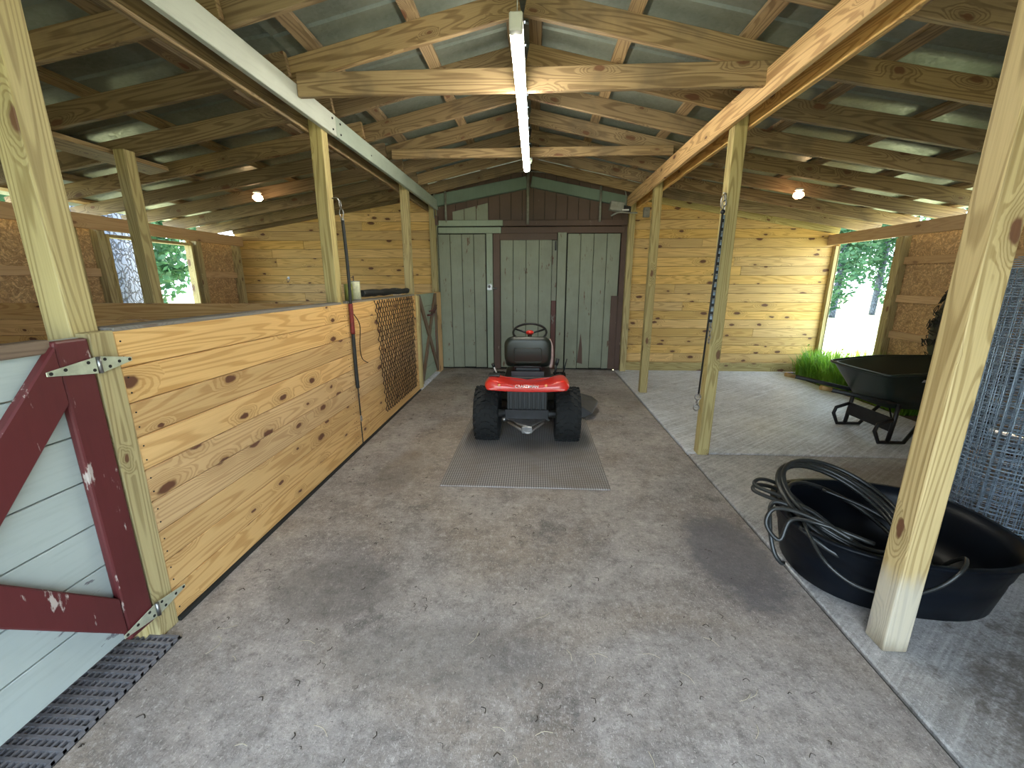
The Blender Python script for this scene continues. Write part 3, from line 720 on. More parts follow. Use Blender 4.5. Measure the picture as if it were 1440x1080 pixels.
m = MB(); m.tube(cr([(1.05, 6.36, 2.34), (1.15, 6.34, 2.385), (1.28, 6.34, 2.38), (1.42, 6.40, 2.385)], 5), .012, 8); m.build('cable', CONDU, f)
m = MB(); m.box(1.20, 1.29, 6.325, 6.335, 2.405, 2.425); m.build('lens', WHITEP, f)
m = MB(); m.box(1.515, 1.60, 6.40, 6.46, 2.33, 2.46); m.sphere((1.55, 6.395, 2.41), .015); tag(m.build('junction_box', CONDU, at=(1.55, 6.43, 2.33), bevel=.005), 'small grey junction box beside the flood lamp', 'box')

# ---- floor mats
m = MB(); m.box(-.675, .555, 2.75, 4.62, .0005, .012, 'y'); tag(m.build('rubber_mat', MAT, at=(-.06, 3.7, 0), bevel=.003), 'diamond patterned rubber mat under the red mower', 'mat')
m = MB(); xs = [-1.80+.0235*i for i in range(15)]; ys = [-.35+.0335*i for i in range(52)]
for x in xs: m.box(x, x+.0085, ys[0], ys[-1]+.011, .002, .016, 'y')
for y in ys: m.box(xs[0], xs[-1]+.0085, y, y+.011, .003, .0165, 'x')
o = m.build('drainage_mat', simple('grid_mat_grey', (.17, .165, .18), .55, 0, .3, 20), at=(-1.64, .5, 0)); tag(o, 'grey slotted grid mat strip on the floor under the red gate', 'mat')
o.location.z = .0
m = MB(); m.box(-1.81, -1.46, -.36, 1.375, .0003, .002, 'y'); m.build('mat_backing', HOLE, o)

# ---- riding mower
M0 = V((-.06, 3.70, .012))
mw = thing('riding_mower', tuple(M0), 'red and black riding lawn mower parked on the rubber mat, seen from behind', 'mower')
def wheel(cx, cy, R, W, treads, par):
    m = MB(); h = W/2
    prof = [(R*.52, -h*.80), (R*.70, -h*.98), (R*.88, -h), (R*.965, -h*.86), (R*.985, -h*.5), (R*.99, 0), (R*.985, h*.5), (R*.965, h*.86), (R*.88, h), (R*.70, h*.98), (R*.52, h*.80)]
    m.lathe(prof, (cx, cy, R+.012), 'x', 48, closed=True)
    for k in range(treads):          # chevron tread blocks
        for s in (-1, 1):
            for a0, xa, xb in ((0, .02, .36), (.5, .40, .68), (0, .72, .95)):
                th = 2*PI*(k+a0)/treads; dth = 2*PI/treads*.36
                rr = R*(.985 if xb < .9 else .97)
                P = []
                for (xx, tt) in ((xa, th), (xb, th+dth*.5), (xb, th+dth*1.5), (xa, th+dth)):
                    P.append((cx+s*xx*h, tt, rr-.004))
                lo = [m.bm.verts.new((p[0], cy+p[2]*math.cos(p[1]), R+.012+p[2]*math.sin(p[1]))) for p in P]
                hi = [m.bm.verts.new((p[0], cy+(p[2]+.017)*math.cos(p[1]), R+.012+(p[2]+.017)*math.sin(p[1]))) for p in P]
                m.bm.faces.new(hi)
                for q in range(4): m.bm.faces.new((lo[q], lo[(q+1) % 4], hi[(q+1) % 4], hi[q]))
    w = m.build('wheel', RUBBER, par)
    m = MB(); m.lathe([(.0, -h*.3), (R*.3, -h*.3), (R*.5, -h*.75), (R*.54, -h*.78), (R*.54, h*.78), (R*.5, h*.75), (R*.3, h*.3), (.0, h*.3)], (cx, cy, R+.012), 'x', 28); m.build('rim', WHITEP, w)
    return w
for sx in (-1, 1): wheel(M0.x+sx*.366, M0.y+.02, .245, .225, 22, mw)
for sx in (-1, 1): wheel(M0.x+sx*.36, M0.y+1.22, .185, .15, 18, mw)
mx = M0.x
# fender / rear body with raised wheel arches
m = MB()
def fsec(y, zt, zb, hw, dip):
    pts = []
    for u, dz in ((-1, -.03), (-.98, .0), (-.88, .034), (-.66, .030), (-.48, -.012+dip), (0, -.022+dip), (.48, -.012+dip), (.66, .030), (.88, .034), (.98, 0), (1, -.03)):
        pts.append((mx+u*hw, y, zt+dz))
    for u, dz in ((.96, -.05), (.5, -.062), (0, -.062), (-.5, -.062), (-.96, -.05)): pts.append((mx+u*hw, y, zb+dz+.05))
    return pts
m.ring_loft([fsec(3.375, .600, .565, .325, 0), fsec(3.40, .615, .555, .355, 0), fsec(3.46, .62, .565, .365, 0), fsec(3.56, .62, .575, .365, 0), fsec(3.66, .61, .575, .36, 0), fsec(3.70, .59, .57, .35, 0)])
fe = m.build('fender', REDM, mw, bevel=.004, sub=1)
m = MB(); m.prism([(mx-.30, 3.374, .585), (mx+.30, 3.374, .585), (mx+.29, 3.374, .578), (mx-.29, 3.374, .578)], (0, -.002, 0)); m.build('pin_stripe', simple('light_red', (.75, .12, .09), .35), fe)
for s in (-1, 1):
    m = MB(); m.lathe([(0, 0), (.012, 0), (.012, .003), (0, .003)], (mx+s*(.23 if s < 0 else .16), 3.362, .612), 'y', 16); m.build('reflector', simple('amber_reflector', (.8, .35, .15), .25), fe)
def text(body, size, loc, rot, mat, name, parent, ext=.0006):
    cu = bpy.data.curves.new('t', 'FONT'); cu.body = body; cu.size = size; cu.align_x = 'CENTER'; cu.align_y = 'CENTER'; cu.extrude = ext; cu.offset = size*.012
    ob = bpy.data.objects.new('t', cu); COL.objects.link(ob); bpy.context.view_layer.update()
    dg = bpy.context.evaluated_depsgraph_get(); me = bpy.data.meshes.new_from_object(ob.evaluated_get(dg))
    bpy.data.objects.remove(ob)
    M = Matrix.Translation(V(loc)-V(parent['_o'])) @ rot.to_4x4(); me.transform(M); me.materials.clear(); me.materials.append(mat)
    o = bpy.data.objects.new(name, me); COL.objects.link(o); o.parent = parent; o['_o'] = parent['_o']
    return o
text('CRAFTSMAN', .034, (mx+.0, 3.361, .603), Matrix.Rotation(PI/2, 3, 'X'), WHITEP, 'lettering', fe)
# seat
st = MB()
def rrect(cx, cz, w, h, r, y, n=6, tilt=0):
    o = []
    for sx, sz, a0 in ((1, 1, 0), (-1, 1, PI/2), (-1, -1, PI), (1, -1, 3*PI/2)):
        for k in range(n+1):
            a = a0+PI/2*k/n
            z = sz*(h/2-r)+r*math.sin(a); o.append((cx+sx*(w/2-r)+r*math.cos(a), y+tilt*z, cz+z))
    return o
st.ring_loft([rrect(mx, .83, .36, .20, .07, 3.735, tilt=-.15), rrect(mx, .83, .42, .26, .075, 3.75, tilt=-.15), rrect(mx, .83, .43, .27, .08, 3.79, tilt=-.15), rrect(mx, .83, .41, .25, .08, 3.85, tilt=-.15), rrect(mx, .83, .34, .18, .07, 3.865, tilt=-.15)])
se = st.build('seat', SEATB, mw, smooth=True)
m = MB(); m.tube([V(p)+V((0, -.002, 0)) for p in rrect(mx, .80, .25, .13, .02, 3.738, 4, -.15)], .004, 6, True); m.build('seat_back_panel', SEATB, se)
m = MB(); m.ring_loft([rrect(mx, .72, .38, .06, .028, 3.80), rrect(mx, .72, .42, .10, .04, 3.86), rrect(mx, .73, .42, .10, .04, 4.14), rrect(mx, .74, .34, .06, .028, 4.20)]); m.build('seat_cushion', SEATB, se, smooth=True)
m = MB(); m.tube([(mx-.12, 3.74, .66), (mx-.12, 3.735, .695), (mx+.12, 3.735, .695), (mx+.12, 3.74, .66)], .009); m.box(mx-.11, mx+.11, 3.80, 4.1, .62, .67)
for s in (-1, 1):
    for k in range(7): m.tube(ringpts((0, 0, 0), .001), .0001, 3, True) if False else None
    m.tube([(mx+s*.10+.016*math.cos(a), 3.80+.016*math.sin(a), .655-.0032*i) for i, a in enumerate([.8*q for q in range(32)])], .004, 5)
m.box(mx-.15, mx+.15, 3.74, 3.78, .585, .65); m.build('seat_bracket', DARKM, mw, bevel=.003)
m = MB(); m.box(mx-.22, mx+.22, 3.72, 4.2, .46, .60); m.box(mx-.33, mx+.33, 3.70, 4.05, .50, .565); m.build('seat_pedestal', BLACKP, mw, bevel=.01)
# steering wheel
m = MB(); C = V((mx+.01, 4.36, .935)); nn = V((0, -.42, .9075)); aa = V((1, 0, 0)); bb = nn.cross(aa)
ring = [C+aa*.172*math.cos(a)+bb*.172*math.sin(a) for a in [2*PI*k/36 for k in range(36)]]
m.tube(ring, .012, 8, True)
for a in (PI*.12, PI*.88, PI*1.5): m.tube([C-nn*.02, C+aa*.168*math.cos(a)+bb*.168*math.sin(a)], .010, 6)
sw = m.build('steering_wheel', BLACKP, mw)
m = MB(); m.sphere(C-nn*.005, .042, (1, .7, .6)); m.build('hub_cap', REDM, sw)
m = MB(); m.tube([C-nn*.02, C-nn*.02+V((0, .16, -.30))], .022, 10); m.box(mx-.13, mx+.13, 4.42, 4.62, .45, .80); m.build('steering_column', DARKM, mw, bevel=.02)
# hood
m = MB(); m.ring_loft([rrect(mx, .66, .36, .28, .07, 4.60), rrect(mx, .65, .40, .32, .08, 4.75), rrect(mx, .61, .40, .30, .08, 5.15), rrect(mx, .56, .34, .22, .08, 5.30)]); m.build('hood', REDM, mw, smooth=True)
m = MB(); m.box(mx-.20, mx+.20, 5.18, 5.32, .22, .50); m.build('grille', BLACKP, mw, bevel=.02)
m = MB(); m.tube(cr([(mx+.19, 3.86, .93), (mx+.215, 3.86, .86), (mx+.222, 3.88, .75), (mx+.215, 3.90, .66)], 5), .016, 8); m.build('pale_strip', PALEP, mw)  # pale pink curved strip at the right of the seat
# frame, footrest, rear plate with ribs
m = MB(); m.box(mx-.19, mx+.19, 3.50, 5.2, .26, .36); m.box(mx-.33, mx+.33, 4.15, 4.6, .34, .37); m.build('frame', DARKM, mw, bevel=.004)
m = MB(); m.box(mx-.175, mx+.175, 3.52, 3.55, .28, .565)
for k in range(9): m.box(mx-.168+.040*k, mx-.152+.040*k, 3.505, 3.52, .29, .56)
m.build('rear_plate', BLACKP, mw, bevel=.003)
m = MB(); m.box(mx-.12, mx+.12, 3.58, 3.85, .19, .34); m.build('gearbox', BLACKP, mw, bevel=.02)
m = MB(); m.lathe([(.035, 0), (.035, .62)], (mx-.31, 3.72, .255), 'x', 16); m.tube([(mx-.20, 3.53, .265), (mx-.09, 3.52, .268)], .018); m.tube([(mx+.10, 3.52, .258), (mx+.20, 3.53, .262)], .016); m.sphere((mx+.13, 3.52, .26), .024); m.sphere((mx-.20, 3.52, .262), .022); m.build('axle', STEEL, mw, bevel=.01)
m = MB(); m.prism([(mx-.17, 3.50, .265), (mx-.10, 3.42, .262), (mx-.02, 3.38, .235), (mx+.03, 3.38, .235), (mx+.10, 3.42, .262), (mx+.17, 3.50, .265), (mx+.12, 3.56, .275), (mx-.12, 3.56, .275)], (0, 0, .012)); m.tube([(mx-.16, 3.45, .262), (mx, 3.375, .19), (mx+.02, 3.375, .19), (mx+.15, 3.45, .262)], .012); m.box(mx-.04, mx+.05, 3.375, 3.44, .185, .245); m.build('hitch_plate', STEEL, mw, bevel=.004)
for z in (.31, .34): pass
# mowing deck + discharge chute
m = MB(); rr = []
for zz, k in ((.10, 1.0), (.20, 1.0), (.235, .92)):
    rr.append([(mx+.50*k*math.cos(a)*(1 if abs(math.cos(a)) < .8 else .98), 4.50+.30*k*math.sin(a), zz) for a in [2*PI*q/32 for q in range(32)]])
m.ring_loft(rr); m.build('mowing_deck', DARKM, mw)
m = MB(); m.prism([(mx+.44, 4.30, .235), (mx+.44, 4.72, .235), (mx+.74, 4.78, .14), (mx+.80, 4.68, .11), (mx+.68, 4.30, .085)], (0, 0, -.02)); 
m.prism([(mx+.44, 4.30, .22), (mx+.68, 4.30, .075), (mx+.60, 4.30, .03), (mx+.44, 4.30, .05)], (0, .012, 0)); ch = m.build('discharge_chute', DECKG, mw, bevel=.006)
m = MB(); m.prism([(mx+.47, 4.47, .2285), (mx+.47, 4.54, .2285), (mx+.57, 4.55, .1965), (mx+.57, 4.48, .1965)], (0, 0, .002)); m.build('warning_label', WHITEP, ch)
# levers
m = MB(); m.tube([(mx-.29, 3.80, .62), (mx-.315, 3.79, .685)], .007); m.build('lift_lever', WHITEP, mw)
m = MB(); m.tube([(mx-.312, 3.79, .68), (mx-.325, 3.785, .71)], .014); m.build('lever_grip', BLACKP, mw)
m = MB(); m.box(mx-.335, mx-.235, 3.5, 3.60, .652, .668); m.build('cup_tray', BLACKP, mw, bevel=.004)
m = MB(); m.tube([(mx+.25, 3.84, .60), (mx+.275, 3.86, .72)], .009); m.tube([(mx+.266, 3.855, .69), (mx+.28, 3.86, .75)], .016); m.build('gear_lever', BLACKP, mw)
m = MB(); m.tube([(mx+.34, 4.0, .58), (mx+.375, 4.02, .72)], .006); m.build('brake_lever', BLACKP, mw)

# ---- wheelbarrow
wbw = thing('wheelbarrow', (3.5, 4.02, .004), 'dark green-black wheelbarrow standing in front of the side doorway', 'wheelbarrow')
def tray(z, x0, x1, hy0, hy1, k=0):
    """rounded trapezoid outline: x0 handle end half-width hy0, x1 nose end half-width hy1"""
    P = [(x0, -hy0*.75), (x0+.10, -hy0*1.02), (x0+.32*(x1-x0), -(hy0+hy1)*.52), (x1-.35, -hy1), (x1-.14, -hy1*.86), (x1, -hy1*.42), (x1, hy1*.42), (x1-.14, hy1*.86), (x1-.35, hy1), (x0+.32*(x1-x0), (hy0+hy1)*.52), (x0+.10, hy0*1.02), (x0, hy0*.75)]
    c = cr([(a, b, 0) for a, b in P], 4, True)
    return [V((p.x, 4.03+p.y, z(p.x) if callable(z) else z)) for p in c]
rim = lambda x: .655 + .05*max(0, min(1, (x-3.0)/.5))
m = MB()
R_out = [tray(rim, 3.02, 4.40, .36, .40), tray(lambda x: rim(x)-.03, 3.04, 4.38, .35, .39), tray(lambda x: .46, 3.13, 4.12, .28, .31), tray(lambda x: .33, 3.20, 3.92, .22, .25)]
R_in = [tray(lambda x: .345, 3.22, 3.90, .205, .235), tray(lambda x: .47, 3.145, 4.10, .268, .298), tray(lambda x: rim(x)+.001, 3.055, 4.365, .335, .378)]
m.ring_loft(list(reversed(R_out))+list(reversed(R_in)), cap=False)
# close bottoms
bm = m.bm; bm.verts.ensure_lookup_table(); nn_ = len(R_out[0])
bm.faces.new(bm.verts[0:nn_]); bm.faces.new(bm.verts[len(bm.verts)-nn_:])
tr = m.build('tray', BARROW, wbw)
m = MB(); m.tube([p+V((0, 0, .003)) for p in tray(rim, 3.01, 4.41, .37, .41)], .012, 8, True); m.build('tray_rim', BARROW, tr)
m = MB(); m.prism([(3.30, 3.640, .635), (3.35, 3.637, .637), (3.35, 3.650, .612), (3.30, 3.653, .610)], (0, -.004, 0)); m.build('logo_label', simple('grey_label', (.35, .36, .37), .5), tr)
for y, dy in ((3.76, 1), (4.30, -1)):
    m = MB(); m.tube([(2.63, y, .512), (3.15, y+.02*dy, .40), (4.05, y+.16*dy, .23), (4.42, y+.19*dy, .17)], .019, 8); h = m.build('handle', BLACKP, wbw)
    m = MB(); m.tube([(2.55, y, .530), (2.64, y, .511)], .021, 10); m.build('grip', simple('tan_grip', (.32, .20, .07), .6), h)
    m = MB(); m.tube([(3.25, y, .38), (3.24, y, .22), (3.22, y, .03)], .018, 8)
    m.tube([(3.24, y+.005, .24), (3.11, y+.005, .19), (3.09, y, .13), (3.14, y, .022), (3.36, y, .022), (3.55, y+.04*dy, .30)], .017, 8); m.build('leg', DARKM, wbw)
m = MB(); m.box(3.225, 3.24, 3.77, 4.29, .12, .25); m.tube([(3.23, 3.78, .24), (3.38, 4.03, .33)], .008); m.build('leg_brace', DARKM, wbw, bevel=.003)
m = MB(); m.lathe([(.10, -.04), (.16, -.05), (.195, -.035), (.20, 0), (.195, .035), (.16, .05), (.10, .04)], (0, 0, 0), 'y', 32, closed=True)
for v in m.bm.verts: v.co += V((4.17, 4.03, .204))
wh = m.build('wheel', RUBBER, wbw, smooth=True)
m = MB(); m.lathe([(0, -.03), (.10, -.035), (.10, .035), (0, .03)], (4.17, 4.03, .204), 'y', 24); m.tube([(4.17, 3.90, .204), (4.17, 4.16, .204)], .01); m.build('rim', DARKM, wh)

# ---- oval stock tub with hose
TB = V((1.75, 1.955, 0))
tb = thing('stock_tub', tuple(TB), 'large black oval stock tub on the floor behind the nearest right post', 'tub')
def ell(a, b, z, n=48, rot=-.12, e=2.4):
    o = []
    for k in range(n):
        t = 2*PI*k/n; c, s_ = math.cos(t), math.sin(t)
        x = a*math.copysign(abs(c)**(2/e), c); y = b*math.copysign(abs(s_)**(2/e), s_)
        o.append(V((TB.x+x*math.cos(rot)-y*math.sin(rot), TB.y+x*math.sin(rot)+y*math.cos(rot), z)))
    return o
m = MB(); m.ring_loft([ell(0.385, .31, .003), ell(0.410, .335, .02), ell(0.435, .355, .15), ell(0.440, .362, .20), ell(0.447, .367, .205), ell(0.457, .377, .26), ell(0.463, .382, .268), ell(0.467, .386, .30), ell(0.490, .405, .308), ell(0.490, .405, .318), ell(0.460, .378, .318), ell(0.440, .36, .26), ell(0.415, .335, .14), ell(0.390, .31, .03), ell(0.245, .2, .016)]); m.build('tub_shell', TUBP, tb, smooth=True)
m = MB(); m.sphere((2.02, 1.548, .262), .012, (1.6, .3, .9)); m.build('plug', simple('mint_plug', (.35, .6, .5), .5), tb)

h = thing('garden_hose', (1.5, 1.9, .1), 'coil of black rubber hose piled in the stock tub, loops over its left rim', 'hose')
random.seed(21)
m = MB()
def coil(n, cx, cy, cz, a, b, tx, ty, drift, r=.0118, jit=.018, ph=0):
    pts = []; N = int(n*14)
    for i in range(N+1):
        t = 2*PI*i/14+ph; q = i/14
        jx = jit*mn.noise((q*1.3, 1.1, cx)); jy = jit*mn.noise((q*1.3, 5.1, cy)); jz = jit*mn.noise((q*1.7, 9.1, cz))
        x = a*math.cos(t); y = b*math.sin(t)
        pts.append((cx+x+jx+drift[0]*q, cy+y+jy+drift[1]*q, cz+tx*x+ty*y+jz+drift[2]*q))
    m.tube(cr(pts, 3), r, 8)
# big loop bundle leaning on the rim, rising above it
coil(4.4, 1.53, 1.97, .33, .27, .275, -.16, .40, (.012, .012, .006), ph=3.6, jit=.035)
coil(1.3, 1.56, 1.98, .25, .26, .27, -.28, .25, (.02, -.01, .01), ph=2.2, jit=.04)
# small loops hanging outside the left rim
m.tube(cr([(1.42, 1.72, .335), (1.30, 1.84, .375), (1.20, 1.93, .36), (1.16, 1.92, .28), (1.20, 1.86, .23), (1.25, 1.88, .33), (1.33, 1.80, .36), (1.50, 1.70, .33)], 6), .0105, 8)
m.tube(cr([(1.45, 1.80, .30), (1.32, 1.93, .35), (1.22, 1.99, .36), (1.18, 1.92, .27), (1.18, 1.86, .17), (1.21, 1.84, .12), (1.24, 1.87, .10)], 6), .0105, 8)
m.tube(cr([(1.50, 2.12, .20), (1.36, 2.17, .33), (1.23, 2.16, .37), (1.18, 2.10, .365), (1.26, 2.0, .36), (1.36, 1.90, .36), (1.47, 1.76, .26), (1.55, 1.72, .10)], 6), .0105, 8)
m.tube(cr([(1.52, 2.16, .22), (1.38, 2.22, .34), (1.26, 2.20, .385), (1.205, 2.14, .375), (1.29, 2.02, .37), (1.38, 1.88, .35), (1.50, 1.78, .20), (1.6, 1.75, .06)], 6), .0105, 8)
# strand falling over the near side of the tub
m.tube(cr([(1.30, 1.88, .34), (1.265, 1.76, .32), (1.28, 1.66, .26), (1.35, 1.595, .21), (1.45, 1.562, .19), (1.56, 1.550, .20), (1.66, 1.545, .25), (1.73, 1.55, .325), (1.80, 1.62, .33), (1.86, 1.75, .2)], 6), .0075, 8)
# strands across the inside
m.tube(cr([(1.33, 2.02, .30), (1.42, 1.96, .28), (1.55, 1.80, .24), (1.72, 1.68, .14), (1.84, 1.66, .05)], 6), .0095, 8)
m.tube(cr([(1.36, 2.0, .24), (1.50, 1.88, .2), (1.70, 1.76, .10), (1.9, 1.74, .05)], 6), .0095, 8)
m.tube(cr([(1.60, 2.20, .33), (1.78, 2.06, .28), (1.88, 1.90, .20), (1.92, 1.80, .06)], 6), .0095, 8)
m.build('hose_coil', HOSE, h)

# ---- roll of welded wire mesh
R0 = V((2.80, 2.42, 0))
r = thing('wire_mesh_roll', tuple(R0), 'tall roll of bluish galvanised welded wire mesh behind the nearest right post', 'fencing')
m = MB(); H = 1.52
for q, (rad, ph) in enumerate(((.37, 0), (.345, .3), (.315, .1), (.285, .5), (.25, .7), (.20, .2))):
    nv = 60 - q*5
    for k in range(nv):
        a = 2*PI*k/nv+ph+random.uniform(-.03, .03); rj = rad+random.uniform(-.008, .008)
        b = a+random.uniform(-.03, .03)
        m.tube([R0+V((rj*math.cos(a), rj*math.sin(a), .01)), R0+V((rj*math.cos(b), rj*math.sin(b), H))], .0021, 4)
    for k in range(31):
        z = .02+k*.05+q*.012
        m.tube([R0+V((rad*math.cos(t)*(1+.015*math.sin(3*t+k)), rad*math.sin(t), z+.006*math.sin(2*t+k))) for t in [2*PI*i/28 for i in range(28)]], .0021, 4, True)
m.build('mesh_layers', GALV, r)
m = MB()
for k in range(26):
    a = -2.2+.05*k; m.tube(cr([R0+V((.38*math.cos(a), .38*math.sin(a), .55)), R0+V((.40*math.cos(a), .40*math.sin(a), .3)), R0+V((.44*math.cos(a)+.05, .44*math.sin(a)-.03*random.random(), .12+.03*random.random()))], 4), .0016, 4)
m.build('loose_wire_ends', GALV, r)

# ---- black hay net on the right wall
hn = thing('hay_net', (4.44, 4.66, .7), 'black hay net bundle hanging on the right strand board wall', 'net')
random.seed(5); m = MB()
def hb(t, a):
    """bag surface: t 0 top .. 1 bottom"""
    rad = (.03+.30*math.sin(min(1, t*1.1)*PI*.62)**1.3)*(1 if t < .85 else 1-(t-.85)*3.2)
    return V((4.44+.27*rad*math.cos(a), 4.64+1.12*rad*math.sin(a), 1.74-1.22*t))
rr = [[hb(t, 2*PI*k/20)+V((0, .02*mn.noise((t*4, k, 0)), 0)) for k in range(20)] for t in [i/14 for i in range(15)]]
m.ring_loft([[V((4.44, 4.66, p.z))+(p-V((4.44, 4.66, p.z)))*.86 for p in q] for q in rr]); m.build('net_filling', CORDK, hn, smooth=True)
m = MB()
for k in range(150):
    t = random.random()**.8; a = random.uniform(0, 2*PI); pts = []
    for i in range(7):
        p = hb(min(1, max(0, t+random.uniform(-.05, .05))), a+random.uniform(-.25, .25)); pts.append(p+V((random.uniform(-.02, .02), random.uniform(-.02, .02), 0)))
    m.tube(cr(pts, 3), .0045, 4)
for k in range(34):
    y = 4.62+random.uniform(-.16, .18); c = V((4.42, y+.04, .60+random.uniform(-.20, .05)))
    m.tube([c+V((0, .025*math.cos(a), .03*math.sin(a))) for a in [2*PI*i/8 for i in range(8)]], .004, 4, True)
m.tube([(4.44, 4.66, 1.70), (4.55, 4.66, 1.78)], .006, 6)
m.build('net_cords', CORDK, hn)

# ---- offcut of lumber
m = MB(); a = V((3.17, 3.36, .022)); bv = V((3.92, 3.62, .022)); L = bv-a
m.board((a+bv)/2, L, V((-L.y, L.x, 0)).normalized()*.14, (0, 0, .038)); tag(m.build('lumber_offcut', STUD, at=tuple((a+bv)/2-V((0, 0, .02))), bevel=.004), 'short board lying on the slab beside the wheelbarrow leg', 'board')

# ---- weeds by the doorway
random.seed(3); m = MB()
for k in range(5200):
    y = random.uniform(4.7, 6.93); x = 4.12+.42*random.random() + (.55 if 5.85 < y < 6.85 and random.random() < .4 else 0)
    dens = mn.noise((x*3, y*2.5, 0))
    if dens < -.15: continue
    h = (.14+.32*random.random())*(1.0+.9*max(0, dens)); a = random.uniform(0, 2*PI); w = random.uniform(.004, .012); bend = random.uniform(.04, .22)
    if y < 5.3: h *= .6
    d = V((math.cos(a), math.sin(a), 0)); s_ = V((-d.y, d.x, 0))*w; p = V((x, y, -.02))
    q = [p-s_, p+s_, p+d*bend*.35+V((0, 0, h*.6))+s_, p+d*bend*.35+V((0, 0, h*.6))-s_]
    t = p+d*bend+V((0, 0, h*.95))
    vs = [m.bm.verts.new(c) for c in q]; tv = m.bm.verts.new(t)
    m.bm.faces.new(vs); m.bm.faces.new((vs[3], vs[2], tv))
    if k % 3 == 0:
        for _ in range(2):
            c = p+V((random.uniform(-.05, .05), random.uniform(-.05, .05), h*random.uniform(.5, 1))); e = V((random.uniform(-1, 1), random.uniform(-1, 1), random.uniform(-.3, .6))).normalized()*.03; f_ = V((-e.y, e.x, .3*e.z)).normalized()*.013
            m.bm.faces.new([m.bm.verts.new(z_) for z_ in (c-e, c+f_, c+e, c-f_)])
for v in m.bm.verts:
    v.co.x = min(v.co.x, 4.545) if not 5.85 < v.co.y < 6.88 else v.co.x
    v.co.y = min(v.co.y, 6.96)
o = m.build('weeds', WEED, at=(4.3, 6, 0), recalc=False); o['kind'] = 'stuff'; tag(o, 'bright green weeds and grass growing inside the side doorway', 'grass')

# ---- debris
random.seed(9); m = MB()
for k in range(620):
    u = random.random(); x = random.uniform(-1.45, 1.05); y = random.uniform(.5, 6.7)**1.0
    if -.72 < x < .9 and 2.7 < y < 5.4: continue
    a = random.uniform(0, PI); l = random.uniform(.004, .018); zt = .0015 if not (-.68 < x < .56 and 2.74 < y < 4.63) else .014
    m.tube(cr([(x, y, zt), (x+l*math.cos(a), y+l*math.sin(a), zt+.003), (x+l*1.8*math.cos(a+.7), y+l*1.8*math.sin(a+.7), zt)], 2), random.uniform(.0006, .002), 4)
o = m.build('floor_debris', simple('dark_debris', (.04, .028, .018), .9)); o['kind'] = 'stuff'; tag(o, 'scattered dark crumbs and bits of hay on the aisle floor', 'debris')
m = MB()
for k in range(26):
    x = random.uniform(-1.35, .9); y = random.uniform(.8, 1.6); a = random.uniform(0, PI); l = random.uniform(.03, .09)
    m.tube(cr([(x, y, .002), (x+l*.5*math.cos(a), y+l*.5*math.sin(a), .004), (x+l*math.cos(a+.25), y+l*math.sin(a+.25), .002)], 3), .0009, 4)
o = m.build('hay_stems', simple('straw', (.55, .48, .34), .7)); o['kind'] = 'stuff'; tag(o, 'few pale straw stems lying on the near concrete', 'straw')

# ------------------------------------------------------------------ outdoors
m = MB()
for a, b, c, d_ in ((-40, XL-.1, -30, 45), (XRT+.1, 45, -30, 45), (XL-.1, XRT+.1, Y1+.1, 45), (XL-.1, XRT+.1, -30, Y0-.2)):
    m.box(a, b, c, d_, -.3, -.03)
o = m.build('ground', GRASS); o['kind'] = 'structure'
def foliage(m, c, rad, n, ls=.09):
    for k in range(n):
        d = V((random.gauss(0, 1), random.gauss(0, 1), random.gauss(0, 1))).normalized()
        p = V(c)+V((d.x*rad[0], d.y*rad[1], d.z*rad[2]))*random.uniform(.45, 1.0)**.6
        p += V((1, 1, 1))*.3*mn.noise(p*1.3)
        if p.z < .1: continue
        e = V((random.gauss(0, 1), random.gauss(0, 1), random.gauss(0, .6))).normalized()*ls*random.uniform(.6, 1.4)
        f = e.cross(V((random.gauss(0, 1), random.gauss(0, 1), random.gauss(0, 1)))).normalized()*ls*.5
        m.bm.faces.new([m.bm.verts.new(z_) for z_ in (p-e, p+f, p+e, p-f)])
def tree(x, y, h, cr_, label, trunk_r=.15, n=2600, base=.3, ls=.10):
    t = thing('tree', (x, y, -.03), label, 'tree', None)
    m = MB(); m.tube(cr([(x, y, -.05), (x+.1, y+.05, h*.4), (x-.05, y, h*.8)], 6), trunk_r, 10); m.build('trunk', BARK, t)
    m = MB()
    for q in range(5):
        foliage(m, (x+random.uniform(-.5, .5)*cr_, y+random.uniform(-.5, .5)*cr_, base+(h-base)*(.25+.17*q)), (cr_*.75, cr_*.75, (h-base)*.26), n//5, ls)
    m.build('foliage', LEAF, t, recalc=False)
random.seed(31)
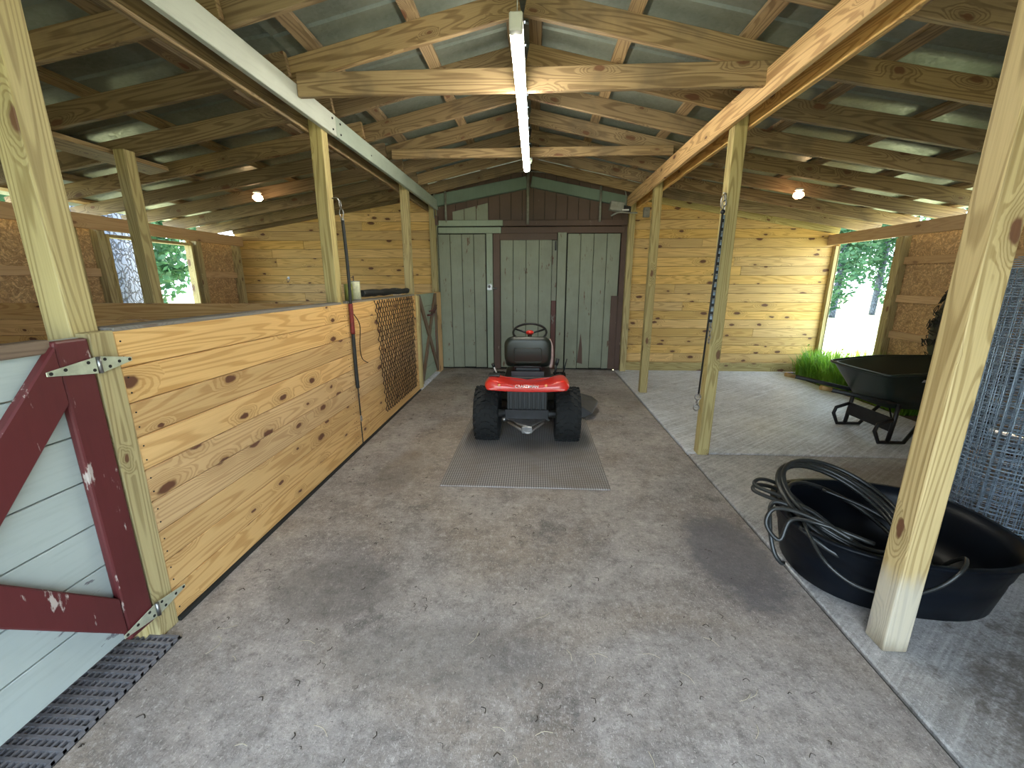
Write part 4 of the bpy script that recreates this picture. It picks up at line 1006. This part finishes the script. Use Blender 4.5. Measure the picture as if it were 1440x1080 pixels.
# big trunk right outside the left window
t = thing('oak_tree', (-6.75, 6.50, 0), 'thick rough-barked tree trunk seen through the left window', 'tree')
m = MB(); rings = []
for j in range(60):
    z = -.05+j*.11; row = []
    for k in range(48):
        a = 2*PI*k/48; rd = (.47 if z > .5 else .47+.12*(.5-z))*(1+.05*mn.noise((math.cos(a)*3, math.sin(a)*3, z*.9))); row.append((-6.75+rd*math.cos(a), 6.50+rd*math.sin(a), z))
    rings.append(row)
m.ring_loft(rings); m.build('trunk', BARK, t)
m = MB(); foliage(m, (-6.75, 6.50, 6.9), (2.6, 2.6, 1.3), 2500, .12); m.build('foliage', LEAF, t, recalc=False)
tree(-10.6, 11.2, 5.5, 1.5, 'slim leafy tree behind the thick trunk outside the left window', .08, 5200, .6, .13)
tree(-15.0, 14.8, 8, 2.4, 'broad leafy tree far outside the left window, right of the trunk', .2, 7000, .8, .17)
tree(-14.5, 9.6, 7, 2.2, 'leafy tree outside the left window hidden mostly by the trunk', .2, 4000, .8, .16)
tree(12.4, 18.4, 7, 1.5, 'leafy tree seen at the left side of the right doorway', .12, 5000, .3, .13)
tree(15.2, 20.0, 8, 1.7, 'leafy tree seen in the middle of the right doorway', .12, 6000, .3, .13)
tree(18.2, 20.6, 8, 1.7, 'leafy tree seen at the right side of the right doorway', .12, 5000, .3, .13)

# ------------------------------------------------------------------ light, camera
w = bpy.data.worlds.new('World'); S.world = w; w.use_nodes = True
nt = w.node_tree; nt.nodes.clear(); bg = nt.nodes.new('ShaderNodeBackground'); wo = nt.nodes.new('ShaderNodeOutputWorld'); nt.links.new(bg.outputs[0], wo.inputs[0])
bg.inputs[0].default_value = (.70, .86, 1.0, 1); bg.inputs[1].default_value = 8.5
sun = bpy.data.lights.new('sun', 'SUN'); sun.energy = 26; sun.angle = .03; sun.color = (1, .95, .84)
so = bpy.data.objects.new('sun', sun); COL.objects.link(so); so.rotation_euler = V((.30, .62, 1.0)).to_track_quat('Z', 'Y').to_euler(); so.location = (10, 20, 30)

cam = bpy.data.cameras.new('camera'); co = bpy.data.objects.new('camera', cam); COL.objects.link(co)
co.location = (0, 0, 1.45); co.rotation_euler = (math.radians(90-13.8), 0, math.radians(3.1))
cam.sensor_width = 36; cam.lens = 589/1440*36; cam.clip_start = .02; cam.clip_end = 200
S.camera = co
S.view_settings.view_transform = 'Standard'; S.view_settings.look = 'None'; S.view_settings.gamma = 1; S.view_settings.use_curve_mapping = False
S.view_settings.exposure = 0.0
for o in bpy.data.objects:
    if '_o' in o: del o['_o']
